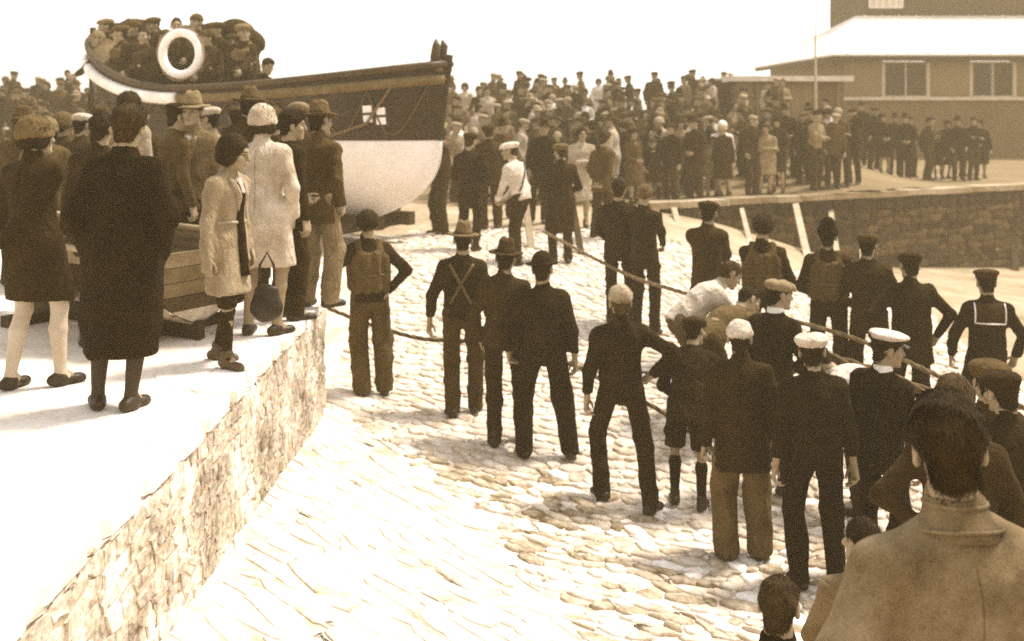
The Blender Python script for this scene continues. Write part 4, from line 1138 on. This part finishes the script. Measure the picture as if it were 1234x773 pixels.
g = MB()
g.tube([hull_pt(0, t, 0) for t in np.linspace(1.12, .0, 14)], .055, 8); g.build('stem_post', darkt, lb, True)
g = MB(); g.tube([hull_pt(0, t, 0) for t in np.linspace(-.01, -.98, 16)], [.05] * 12 + [.045, .04, .04, .04], 8); g.build('forefoot', hullw, lb, True)
g = MB(); g.tube([hull_pt(1, t, 0) for t in np.linspace(1.1, -.98, 24)], .055, 8); g.build('stern_post', darkt, lb, True)
g = MB(); g.bar((1.2, 0, .0), (LEN - 1.2, 0, .0), .12, .14); g.build('keel', darkt, lb)
for k, sg in enumerate((-1, 1)):                        # two horned fairlead on the bow
    g = MB(); g.tube([(.18, sg * .08, sheer(0) - .12), (.17, sg * .10, sheer(0) + .12), (.14, sg * .11, sheer(0) + .27), (.16, sg * .09, sheer(0) + .36)], [.075, .07, .06, .02], 8); g.build('bow_horn', mat('dark_varnish', .05, .5, .3), lb, True)
g = MB(); g.box((.24, 0, sheer(.02) - .03), (.4, .34, .12)); g.build('bow_cap', mat('worn_fender', .13, .9, .3, 5, 60, .4), lb)
# decks and end boxes
def deck(name, u0, u1, drop, camber, m, n=14):
    V = []; Fq = []
    for i in range(n + 1):
        u = u0 + (u1 - u0) * i / n; x, y, z = hull_pt(u, 1, 1)
        arch = math.sin(math.pi * min(1, max(0, i / n)) ) ** .6 if camber > .2 else 1
        for j in range(9):
            s = j / 4 - 1; V.append((x, y * s * .97, z - drop + camber * arch * (1 - s * s)))
    for i in range(n):
        for j in range(8): Fq.append((i * 9 + j, i * 9 + j + 1, (i + 1) * 9 + j + 1, (i + 1) * 9 + j))
    return link(name, mesh_np(name, np.array(V), np.array(Fq)), m, lb)
deck('deck', .2, .84, .32, .03, mat('deck_plank', .2, .8, .3))
deck('bow_box', .01, .3, .0, .09, black)
deck('stern_box', .80, .995, .02, .34, mat('end_box_paint', .13, .7, .35, 4, 30, .3))
for u in (.35, .5, .65):
    x, y, z = hull_pt(u, 1, 1); g = MB(); g.box((x, 0, z - .2), (.22, y * 1.9, .05)); g.build('thwart', mat('deck_plank', .2, .8, .3), lb)
# flag on the bow: dark cross between four white quarters
ex = Matrix((bx, by, (0, 0, 1)))
def side_pt(xl, t):
    lo, hi = 0.0, 1.0
    for _ in range(30):
        mid = (lo + hi) / 2
        if hull_pt(mid, t, NEAR)[0] < xl: lo = mid
        else: hi = mid
    return Vector(hull_pt(lo, t, NEAR))
fl = empty('flag_emblem', (0, 0, 0)); fl.parent = lb
g = MB()
def patch(mb, xa, xb, ta, tb, off):
    n = 4; base = []
    for i in range(n + 1):
        for t in (ta, tb):
            p = side_pt(xa + (xb - xa) * i / n, t); base.append(p + Vector((0, NEAR * off, 0)))
    m_ = len(mb.v); mb.v += [tuple(p) for p in base]
    for i in range(n): mb.f.append((m_ + 2 * i, m_ + 2 * i + 2, m_ + 2 * i + 3, m_ + 2 * i + 1))
fm = bpy.data.objects.new('flag_emblem', None)
bpy.data.objects.remove(fm); bpy.data.objects.remove(fl)
g = MB(); patch(g, .70, 1.01, .24, .50, .020); fl = g.build('flag_emblem', mat('flag_dark', .05, .8, .2), lb)
for a, b in ((.71, .83), (.88, 1.0)):
    for ta, tb in ((.25, .35), (.39, .49)):
        sh = -.02 if a > .8 else .02
        g = MB(); patch(g, a, b, ta - sh, tb - sh, .025); g.build('flag_quarter', mat('flag_white', .8, .8, .08), fl)
# grab line looped along the side
g = MB()
hang = [0.02, .12, .215, .32, .425, .53, .64, .75, .86, .97]
for a, b in zip(hang[:-1], hang[1:]):
    pts = []
    for i in range(11):
        u = a + (b - a) * i / 10; t = .74 - (.66 if a > .0 and a < .2 else .36) * math.sin(math.pi * i / 10)
        x, y, z = hull_pt(u, t, NEAR); pts.append((x, y + NEAR * .035, z))
    g.tube(pts, .013, 6)
g.build('grab_line', mat('manila_rope', .10, .95, .3, 20, 120, .6), lb, True)
g = MB()
g.tube([(.2, NEAR * .12, sheer(0) - .02), tuple(side_pt(.55, .8) + Vector((0, NEAR * .09, 0))), tuple(side_pt(.95, .25) + Vector((0, NEAR * .05, 0))), tuple(side_pt(1.5, .06) + Vector((0, NEAR * .05, 0)))], .022, 6)
g.build('bow_line', mat('manila_rope', .14, .95, .3, 20, 120, .6), lb, True)

# carriage under the hull
cg = empty('boat_carriage', tuple(BOW + bx * 2.8 + Vector((0, 0, -.3))), lb.rotation_euler[2], label='dark timber launching carriage with spoked wheels under the lifeboat', cat='carriage')
tim = mat('carriage_timber', .045, .9, .3, 3, 30, .5, .02)
for s in (-1, 1):
    g = MB(); g.bar((-1.9, s * .42, .28), (2.6, s * .42, .28), .16, .2); g.build('side_beam', tim, cg)
for x in (-1.4, .2, 1.9):
    g = MB(); g.bar((x, -.8, .2), (x, .8, .2), .16, .14); g.build('bolster', tim, cg)
for x in (-.9, 1.7):
    for s in (-1, 1):
        g = MB(); C0 = Vector((x, s * .92, .47))
        g.tube([C0 + Vector((.42 * math.cos(a), 0, .42 * math.sin(a))) for a in np.linspace(0, 2 * math.pi, 29)[:-1]], .05, 8, True)
        w = g.build('wheel_rim', tim, cg, True)
        for k in range(10):
            a = k * math.pi / 5; h_ = MB(); h_.bar(C0, C0 + Vector((.41 * math.cos(a), 0, .41 * math.sin(a))), .045); h_.build('spoke', tim, w)
        h_ = MB(); h_.tube([C0 - Vector((0, .12, 0)), C0 + Vector((0, .12, 0))], .09, 10); h_.build('hub', tim, w, True)

# life ring leaning on the near gunwale
lx = 0.70
p = Matrix.Rotation(lb.rotation_euler[2], 3, 'Z') @ Vector(hull_pt(lx, 1, NEAR)) + lb.location
LRZ = p.y - .12
lr = empty('life_ring', ((218 - CX) / F * LRZ, LRZ, CAMZ + (HY - 65) / F * LRZ), math.atan2(by.x, -by.y) * .6, label='white life ring standing on the gunwale of the lifeboat', cat='life ring')
rr_ = 25.5 / F * LRZ
g = MB(); g.tube([(rr_ * math.cos(a), 0, rr_ * math.sin(a)) for a in np.linspace(0, 2 * math.pi, 49)[:-1]], rr_ * .205, 14, True); g.build('ring', mat('canvas_fender', .80, .9, .12, 5, 60, .4), lr, True)
g = MB()
for k in range(4):
    a0 = k * math.pi / 2 + .4
    g.tube([((rr_ * (1.2 + .09 * math.sin(math.pi * t))) * math.cos(a0 + t * math.pi / 2), -.01, (rr_ * (1.2 + .09 * math.sin(math.pi * t))) * math.sin(a0 + t * math.pi / 2)) for t in np.linspace(0, 1, 9)], .014, 6)
g.build('ring_rope', mat('manila_rope', .22, .95, .3, 20, 120, .6), lr, True)

# ------------------------------------------------------------------ clinker dinghy on the quay
dn = empty('clinker_dinghy', (-2.16, 7.75, 0.0), R(-32), label='small clinker dinghy propped on the quay behind the girl in the light coat', cat='dinghy')
def dpt(u, t, sgn):
    x = -2.3 * u - .14 * (1 - t) ** 1.5 * (1 - u) ; w_ = .62 * (max(.0, 1 - u ** 3.2)) ** .8 * (.86 if u < .05 else min(1, .86 + u * .5))
    return (x, sgn * max(.02, w_ * (1 - (1 - t) ** 2.2) ** .8 + .02), .13 + .54 * t + .12 * u ** 2)
tones = (.17, .12, .15, .06, .05, .34, .42)
for k in range(7):
    V = []; Fq = []
    for sgn in (-1, 1):
        b = len(V); t0, t1 = 1 - k / 7, 1 - (k + 1) / 7
        for t, o in ((t0, .012), (t1 + .0, .034), (t1 + .0, .0)):
            for i in range(17):
                x, y, z = dpt(i / 16, t, sgn); V.append((x, y + sgn * o, z - (.012 if o > .02 else 0)))
        for r in range(2):
            for i in range(16): Fq.append((b + r * 17 + i, b + r * 17 + i + 1, b + (r + 1) * 17 + i + 1, b + (r + 1) * 17 + i))
    link('strake', mesh_np('strake', np.array(V), np.array(Fq), False), mat('dinghy_plank', tones[k], .7, .3, 4, 40, .4, .006), dn)
tr = None
for k in range(5):                                      # transom of five boards
    t1, t0 = 1 - k / 5, 1 - (k + 1) / 5 + .012
    ts = [t0, (t0 + t1) / 2, t1]; off = .006 * (k % 2)
    prof = [dpt(0, t, 1) for t in ts] + [dpt(0, t, -1) for t in reversed(ts)]
    g = MB(); g.poly([(p[0] + off, p[1] * .98, p[2]) for p in prof] + [(p[0] - .03, p[1] * .98, p[2]) for p in prof], [tuple(range(6)), tuple(range(11, 5, -1))] + [(i, i + 6, (i + 1) % 6 + 6, (i + 1) % 6) for i in range(6)])
    g.build('transom_board', mat('dinghy_plank', (.20, .13, .16, .06, .46)[k], .7, .3, 4, 40, .4, .006), dn)
g = MB()
for s in (-1, 1): g.tube([(dpt(u, 1, s)[0], dpt(u, 1, s)[1] + s * .015, dpt(u, 1, s)[2] + .015) for u in np.linspace(0, 1, 17)], .028, 6)
g.build('gunwale', mat('dinghy_plank', .26, .7, .3, 4, 40, .4, .006), dn, True)
for u in (.25, .6):
    x, y, z = dpt(u, 1, 1); g = MB(); g.box((x, 0, z - .14), (.2, y * 1.86, .03)); g.build('thwart', mat('dinghy_plank', .17, .7, .3, 4, 40, .4, .006), dn)
g = MB(); g.bar((-.1, 0, .07), (-2.1, 0, .07), .06, .14); g.build('keel', tim, dn)
for x in (-.5, -1.7):
    g = MB(); g.bar((x, -.5, .04), (x, .5, .04), .12, .09); g.build('chock', tim, dn)

# ------------------------------------------------------------------ ropes and props
def P3(px, py, Z): return Vector(((px - CX) / F * Z, Z, CAMZ + (HY - py) / F * Z))
def laid_rope(name, pts, r, m, **k):
    """three strands laid round a centre line"""
    pts = [Vector(p) for p in pts]
    dense = []
    for i in range(len(pts) - 1):
        p0, p1, p2, p3 = pts[max(0, i - 1)], pts[i], pts[i + 1], pts[min(len(pts) - 1, i + 2)]
        n = max(4, int((p2 - p1).length / .045))
        for j in range(n):
            t = j / n
            dense.append(.5 * ((2 * p1) + (p2 - p0) * t + (2 * p0 - 5 * p1 + 4 * p2 - p3) * t * t + (3 * p1 - p0 - 3 * p2 + p3) * t ** 3))
    dense.append(pts[-1])
    root = empty(name, tuple(dense[0]), **k); o0 = dense[0]
    for s in range(3):
        g = MB(); line = []
        for i, p in enumerate(dense):
            t = (dense[min(i + 1, len(dense) - 1)] - dense[max(i - 1, 0)]).normalized()
            x = t.cross(Vector((0, 0, 1))).normalized(); y = t.cross(x); a = i * .045 / r * .35 + s * 2.094
            line.append(p + (x * math.cos(a) + y * math.sin(a)) * r * .52 - o0)
        g.tube(line, r * .56, 6); g.build('strand', m, root, True)
    return root
rope_m = mat('hauling_rope', .10, .95, .3, 20, 120, .6)
rope_l = mat('pale_rope', .15, .95, .3, 20, 120, .6)
laid_rope('rope', [P3(396, 372, 10.9), P3(440, 389, 10.6), P3(500, 407, 10.3), P3(545, 411, 10.15), P3(610, 414, 10.0), P3(690, 440, 9.6), P3(735, 464, 9.2), P3(790, 492, 8.9), P3(838, 525, 8.6), P3(880, 560, 8.3)], .02, rope_m,
          label='dark hauling rope running low behind the near line of men', cat='rope')
laid_rope('rope', [P3(655, 279, 14.8), P3(700, 303, 13.6), P3(760, 333, 12.2), P3(820, 352, 11.4), P3(885, 372, 10.6), P3(960, 388, 10.4), P3(1040, 412, 10.2), P3(1135, 455, 9.3), P3(1235, 492, 8.4)], .022, rope_l,
          label='pale hauling rope leading from the dark coat through the rope gang', cat='rope')
laid_rope('rope', [P3(870, 372, 10.4), P3(930, 400, 9.9), P3(985, 425, 9.3), P3(1060, 450, 8.6), P3(1130, 478, 8.2)], .038, rope_m,
          label='thick dark hawser held between the tweed cap and the white oilskin', cat='rope')
plank_m = mat('bare_plank', .36, .85, .25, 3, 40, .4)
for i, (x0, y0, z0, x1, y1, z1, w, lab) in enumerate([
        (641, 318, 16.4, 632, 236, 17.0, .10, 'pale timber prop behind the white jersey'),
        (702, 312, 16.2, 690, 246, 17.0, .09, 'pale timber prop right of the long dark coat'),
        (828, 330, 17.5, 812, 252, 21.4, .10, 'thin timber prop leaning on the left end of the stone wall'),
        (974, 352, 19.5, 957, 240, 23.9, .13, 'stout pale plank leaning on the wall between the kapok lifejackets'),
        (1010, 330, 21.5, 999, 240, 24.6, .11, 'short pale plank leaning on the wall above the tall knitted cap'),
        (735, 318, 14.3, 742, 285, 14.2, .06, 'short stake between the legs of the pair in black'),
        (1040, 330, 23.2, 1034, 252, 25.2, .09, 'thin pale stake leaning on the wall right of the short plank'),
        (905, 345, 19.4, 893, 250, 22.9, .09, 'thin timber prop left of the stout pale plank'),
        (1224, 330, 26.2, 1222, 268, 27.4, .16, 'dark post against the stone wall at the right edge')]):
    a = P3(x0, y0, z0); b = P3(x1, y1, z1)
    a.z = float(slipz(a.x, a.y)) - .05
    rt = empty('timber_prop', tuple(a), label=lab, cat='timber')
    g = MB(); g.bar((0, 0, 0), b - a, w, w * .7); g.build('timber', plank_m if 'dark' not in lab else tim, rt)
# ------------------------------------------------------------------ people, one by one
for i, e in enumerate(EVERY):
    e['seed'] = i + 1
    if e['on'] == 'quay': z = 0.0
    elif e.get('noctl'): z = CAMZ - e['H']
    else: z = float(slipz(e['X'], e['Z']))
    if e['Z'] > 20: z = float(promz(e['X'], e['Z']))
    yaw = R(e.get('yaw', 0))
    s = e['h'] / 1.72
    if e['on'] == 'slip' and not e.get('noctl'):
        fz = []
        for fx, fy in e.get('feet', ((-.11, 0), (.11, .02))):
            wx = e['X'] + (fx * math.cos(yaw) - fy * math.sin(yaw)) * s; wy = e['Z'] + (fx * math.sin(yaw) + fy * math.cos(yaw)) * s
            fz.append((float(slipz(wx, wy)) + .012 - z) / s)
        e['fz'] = tuple(fz)
    root = empty('person', (e['X'], e['Z'], z), yaw, label=e['label'], cat=e.get('category', 'person'))
    build_person(e, root)
# stone landing under the big man in front, and the mound under the light jacket by the bow
g = MB(); g.box((1.35, 2.3, CAMZ - 2.4 - .5), (1.8, 1.3, 1.0)); g.build('stone_landing', sand, kind='structure')

# handbag and gloves
hb = empty('handbag', ((322 - CX) / F * 7.0, 6.98, .30), label='dark soft handbag hanging at the side of the girl in the light coat', cat='handbag')
Vq = sdf_mesh([E((0, 0, .13), (.09, .05, .11)), E((0, 0, .08), (.11, .06, .09)), C((-.05, 0, .2), (.05, 0, .2), .022)], .009, .03, disp=folds(4, .006, 1.6))
me = mesh_np('bag', Vq[0], Vq[1]); link('bag', me, leather(.018), hb)
g = MB(); g.tube([(-.05, 0, .2), (-.045, .01, .36), (0, .02, .44), (.045, .01, .36), (.05, 0, .2)], .009, 6); g.build('strap', leather(.018), hb, True)

# ------------------------------------------------------------------ lifeboat crew aboard
crew = [(133, 22, 18.9, .13, 'flat_cap', 'crewman at the stern of the lifeboat in a pale kapok lifejacket', 0),
        (163, 24, 18.6, .07, 'knit_cap', 'crewman in knitted cap second from the stern of the lifeboat', 1),
        (190, 20, 18.7, .06, 'flat_cap', 'capped crewman just left of the life ring', 0),
        (214, 21, 18.3, .05, None, 'bareheaded crewman behind the life ring', 1),
        (240, 17, 18.2, .08, 'knit_cap', 'crewman standing tallest right behind the life ring', 0),
        (268, 26, 18.0, .06, 'flat_cap', 'capped crewman right of the life ring in dark lifejacket', 1),
        (293, 30, 17.5, .14, 'tam', 'crewman in big pale tam hat foremost in the lifeboat', 0),
        (148, 30, 18.1, .09, 'flat_cap', 'crewman in front row second from the stern, in drab lifejacket', 1),
        (176, 34, 18.0, .06, None, 'bareheaded crewman in front row left of the life ring', 0),
        (201, 36, 18.6, .05, 'knit_cap', 'crewman seen through the gap left above the life ring', 1),
        (228, 30, 18.9, .06, 'flat_cap', 'capped crewman low behind the life ring', 1),
        (254, 36, 17.6, .07, 'knit_cap', 'crewman in knitted cap just right of the life ring', 0),
        (281, 40, 18.2, .05, 'flat_cap', 'capped crewman second from the foremost in the lifeboat', 1),
        (120, 38, 18.7, .16, 'knit_cap', 'crewman right at the stern end in a pale knitted cap', 0)]
for i, (px, ty, Z, lv, hat, lab, t) in enumerate(crew):
    h = 1.70
    ty += 4; top = CAMZ + (HY - ty) / F * Z
    root = empty('person', ((px - CX) / F * Z, Z, top - h), R(150 + 25 * math.sin(i * 2.3)), label=lab, cat='person')
    build_person(dict(h=h, lod=2, seed=60 + i, top='jersey', tv=.04, bv=.04, fat=1.3, sleeve=1.2, headk=1.12, hat=hat, hatv=lv * 1.2, hair='short', arms=('fold', 'front') if t else ('pull', 'fold'), extras=('lifejacket',), ljv=lv, turn=random.uniform(-40, 40)), root)
# sail and spars stowed behind the crew
rq = random.Random(9); P = []; a = P3(128, 52, 19.3); b = P3(296, 56, 18.3); last = None
for k in range(15):
    t = k / 14; p = a.lerp(b, t) + Vector((0, 0, .16 * math.sin(t * 9) + rq.uniform(-.07, .07))); r = rq.uniform(.24, .34)
    P.append(E(p - a, (.34, .26, r)))
    P.append(C(p - a, p - a - Vector((0, 0, .75)), r * .8, .3))
sb = empty('stowed_sail', tuple(a), label='dark lumpy bundle of stowed sail behind the lifeboat crew', cat='sail')
Vq = sdf_mesh(P, .035, .06, disp=folds(41, .035, .5)); link('canvas_bundle', mesh_np('canvas_bundle', Vq[0], Vq[1]), cloth(.05), sb)
g = MB()
for k in (-.1, .12): g.tube([P3(122, 40, 19.2) - a + Vector((0, k, 0)), P3(300, 44, 18.2) - a + Vector((0, k, 0))], .05, 8)
g.build('spar', tim, sb, True)
h = 1.7
root = empty('person', ((307 - CX) / F * 16.9, 17.0, CAMZ + (HY - 76) / F * 17 - 1.6), R(-120), label='crewman leaning out over the lifeboat side with one arm down', cat='person')
build_person(dict(h=h, lod=2, seed=77, bend=25, top='jersey', tv=.035, bv=.03, hair='thick', arms=(((.2, .5, .85), (.5, -.2, 0)), ((.35, .45, .8), (.5, -.2, 0)))), root)

# ------------------------------------------------------------------ spectators: a dozen builds, copied and dressed one by one
PROTO = []
specs = [
    ('man', dict(top='jacket', hat='flat_cap', arms=('down', 'pocket'))), ('man', dict(top='jacket', hat='trilby', arms=('pocket', 'pocket'))),
    ('man', dict(top='longcoat', hem=.45, hat='bowler', arms=('down', 'down'), bottom='trousers')), ('man', dict(top='jersey', hat='knit_cap', arms=('fold', 'fold'))),
    ('man', dict(top='jacket', hat=None, hair='thick', arms=('back', 'back'))), ('man', dict(top='longcoat', hem=.5, hat='felt_hat', arms=('front', 'front'), bottom='trousers')),
    ('woman', dict(top='longcoat', hem=.48, hat='cloche', hair='bob', bottom='none', arms=('front', 'front'), h=1.62)), ('woman', dict(top='dress', hem=.5, hat=None, hair='bob', bottom='none', arms=('fold', 'fold'), h=1.62)),
    ('woman', dict(top='longcoat', hem=.42, hat='tam', hair='bob', bottom='none', arms=('down', 'front'), h=1.63)), ('woman', dict(top='dress', hem=.46, hat='cloche', hair='short', bottom='none', arms=('down', 'down'), h=1.6)),
    ('boy', dict(top='jacket', hat='flat_cap', bottom='shorts', arms=('down', 'pocket'), h=1.3, headk=1.12)), ('girl', dict(top='dress', hem=.55, hat=None, hair='bob', bottom='none', arms=('down', 'front'), h=1.25, headk=1.12)),
    ('man', dict(top='jacket', hat='flat_cap', arms=('eyes', 'down'))), ('man', dict(top='jacket', hat='flat_cap', arms=('up', 'down')))]
HN = {'flat_cap': 'flat cap', 'trilby': 'trilby', 'bowler': 'bowler hat', 'knit_cap': 'knitted cap', 'felt_hat': 'felt hat', 'cloche': 'cloche hat', 'tam': 'tam hat', None: 'bare head'}
GN = {'jacket': 'jacket', 'longcoat': 'overcoat', 'jersey': 'jersey', 'dress': 'dress'}
for i, (who, d) in enumerate(specs):
    r_ = empty('person', (0, -300, -100))
    d = dict(lod=3, seed=100 + i, tv=.05, bv=.045, hatv=.06, hairv=.03, foldamp=.012, fat=1.06, **d)
    build_person(d, r_)
    PROTO.append((who, d, r_))

TONES = [(.024, 'black'), (.045, 'dark brown'), (.08, 'brown'), (.13, 'drab'), (.22, 'fawn'), (.40, 'light'), (.62, 'white')]
def zone(px, Z):
    for lim, t in ((112, 'at the far left'), (575, 'by the lifeboat bow'), (650, 'beyond the white jersey'), (735, 'beyond the pale belted coat'),
                   (800, 'above the pair in black'), (850, 'left of the white frocks'), (905, 'around the white frocks'), (960, 'before the shed'), (1020, 'by the flagpole'), (2000, 'under the boathouse')):
        if px < lim: return t
DOES = {1: 'hands pocketed', 3: 'arms folded', 12: 'shading his eyes', 13: 'arm raised'}
rg = random.Random(21)
def place(pi, px, Z, yaw, tone, hv=None, gz=None, scale=1.0, seed=0):
    who, d, r_ = PROTO[pi]
    X = (px - CX) / F * Z
    z = gz if gz is not None else float(promz(X, Z))
    c = copy_tree(r_)
    c.location = (X, Z, z); c.rotation_euler = (rg.uniform(-.06, .06), rg.uniform(-.06, .06), R(yaw)); w_ = rg.uniform(.92, 1.14); c.scale = (scale * w_, scale * w_, scale)
    tv, tn = TONES[tone]
    for ch in c.children:
        n = ch.name.split('.')[0]
        v = None
        if n in ('jacket', 'overcoat', 'jersey', 'dress'): v = tv
        elif n in ('flat_cap', 'trilby', 'bowler', 'knit_cap', 'felt_hat', 'cloche_hat', 'tam_hat'): v = hv if hv is not None else max(.02, tv * .9)
        elif n == 'trousers': v = .05
        if v is not None:
            ch.material_slots[0].link = 'OBJECT'; ch.material_slots[0].material = cloth(v)
            for cc in ch.children:
                cc.material_slots[0].link = 'OBJECT'; cc.material_slots[0].material = cloth(v * .6)
    row = 'front row' if Z < 23.5 else 'second row' if Z < 26.5 else 'middle row' if Z < 30 else 'upper row' if Z < 33.5 else 'top row'
    if px >= 1020: row = ''
    hd = HN[d.get('hat')]
    hat = (('pale ' if (hv if hv is not None else tv) > .09 else '') + hd) if d.get('hat') else 'bare head'
    c['label'] = ' '.join(f"{who} in {tn} {GN[d['top']]} and {hat}, {row} {zone(px, Z)}".split()).replace(', under', ' under')
    c['px'] = px
    c['category'] = 'person'
    c['group'] = 'spectators ' + ('below the boathouse' if px >= 1020 else 'behind the quay' if px < 130 else 'on the bank')
    return c

taken = [(-.86, 26.0)]
def free(X, Z):
    return all((X - a) ** 2 + ((Z - b) * .8) ** 2 > .42 ** 2 for a, b in taken)
WT = [0, 0, 0, 1, 2, 3, 4, 5, 6, 6, 7, 8, 9, 10, 11, 12]
def scatter(n, pxa, pxb, Za, Zb, tones, kids=.1):
    k = 0; tries = 0
    while k < n and tries < n * 60:
        tries += 1
        Z = rg.uniform(Za, Zb); px = rg.uniform(pxa, pxb); X = (px - CX) / F * Z
        if Z < wall_y(X) + .45 or not free(X, Z): continue
        taken.append((X, Z))
        pi = rg.choice(WT)
        if pi in (10, 11) and Z > 26: pi = 0
        t = rg.choice(tones)
        who = PROTO[pi][0]
        if who in ('woman', 'girl') and rg.random() < .35: t = min(6, t + 2)
        place(pi, px, Z, 180 + rg.uniform(-80, 80) + (20 if px < 700 else -20), t, hv=rg.choice((.03, .04, .05, .07, .1, .3)), scale=rg.uniform(.90, 1.06)); k += 1
D_ = [0, 1, 1, 1, 2, 2, 2, 3, 3, 4, 5]
for px, t in ((858, 4), (871, 6)):                       # the white frocks by the wall
    Z = 23.6; taken.append(((px - CX) / F * Z, Z)); place(9 if t == 6 else 11, px, Z, 170, t, hv=.7)
Z = 26.5; taken.append(((833 - CX) / F * Z, Z)); place(9, 833, Z, 170, 3, hv=.8)
for k in range(14):                                      # the line along the edge of the wall
    X = 2.6 + k * .42 + rg.uniform(-.1, .1); Z = float(wall_y(X)) + rg.uniform(.45, .8)
    if k in (4, 9): continue
    taken.append((X, Z)); place(rg.choice(WT), CX + F * X / Z, Z, 175 + rg.uniform(-50, 50), rg.choice(D_), hv=rg.choice((.03, .05, .3)), scale=rg.uniform(.92, 1.04))
scatter(30, 548, 700, 20.2, 24, D_)
scatter(30, 700, 880, 21.5, 25.5, D_)
scatter(18, 880, 1005, 24.6, 28, D_)
scatter(46, 548, 900, 25, 30, D_)
scatter(42, 540, 955, 30, 36.5, D_)
scatter(12, 600, 905, 33.5, 37, [0, 1, 1, 2])
scatter(34, 4, 112, 22, 34, [0, 0, 1, 1, 2, 3])
Z = 31; 
for px, Z, pi, t, yaw in ((592, 18.0, 0, 1, 20), (607, 19.2, 5, 2, 200), (648, 18.6, 1, 0, 160), (722, 17.4, 4, 2, -30), (532, 17.6, 3, 1, 120)):
    X = (px - CX) / F * Z; taken.append((X, Z)); place(pi, px, Z, yaw, t, hv=.05, gz=float(slipz(X, Z)) if Z < wall_y(X) else None)
for px, pi, t, yaw, zz in ((1036, 2, 0, 150, 29.6), (1052, 0, 0, 200, 30.0), (1066, 6, 0, 185, 29.5), (1078, 1, 0, 170, 30.6), (1091, 5, 0, 160, 29.4), (1097, 4, 1, 190, 30.8), (1116, 4, 1, 230, 29.7), (1131, 10, 0, 140, 29.8), (1139, 8, 0, 190, 30.4), (1155, 1, 0, 170, 29.5), (1160, 6, 1, 200, 31.2), (1172, 3, 0, 190, 29.7), (1181, 8, 0, 160, 30.6)):
    place(pi, px, zz, yaw, t, hv=.05)
for who, d, r_ in PROTO:
    for ch in list(r_.children_recursive): bpy.data.objects.remove(ch)
    bpy.data.objects.remove(r_)
# look-alikes in one row are told apart by their order from the left
seen = {}
for o in COL.objects:
    if o.parent is None and 'px' in o.keys(): seen.setdefault(o['label'], []).append(o)
for lab, os_ in seen.items():
    os_.sort(key=lambda o: o['px'])
    if 1 < len(os_) < 4:
        for o, w in zip(os_, ('left', 'right') if len(os_) == 2 else ('leftmost', 'middle', 'rightmost')): o['label'] = w + ' ' + lab
for os_ in seen.values():
    for o in os_: del o['px']

# ------------------------------------------------------------------ the hazy air
g = MB(); g.box((0, 0, 2.0), (310, 310, 16.0)); hz = g.build('haze', None, kind='stuff')
hm = bpy.data.materials.new('pale_haze'); hm.use_nodes = True; nt = hm.node_tree; nt.nodes.clear()
pv = nt.nodes.new('ShaderNodeVolumePrincipled'); pv.inputs['Color'].default_value = (.93, .76, .48, 1); pv.inputs['Density'].default_value = .0033; pv.inputs['Anisotropy'].default_value = .2
ou = nt.nodes.new('ShaderNodeOutputMaterial'); nt.links.new(pv.outputs[0], ou.inputs['Volume'])
hz.data.materials.append(hm)
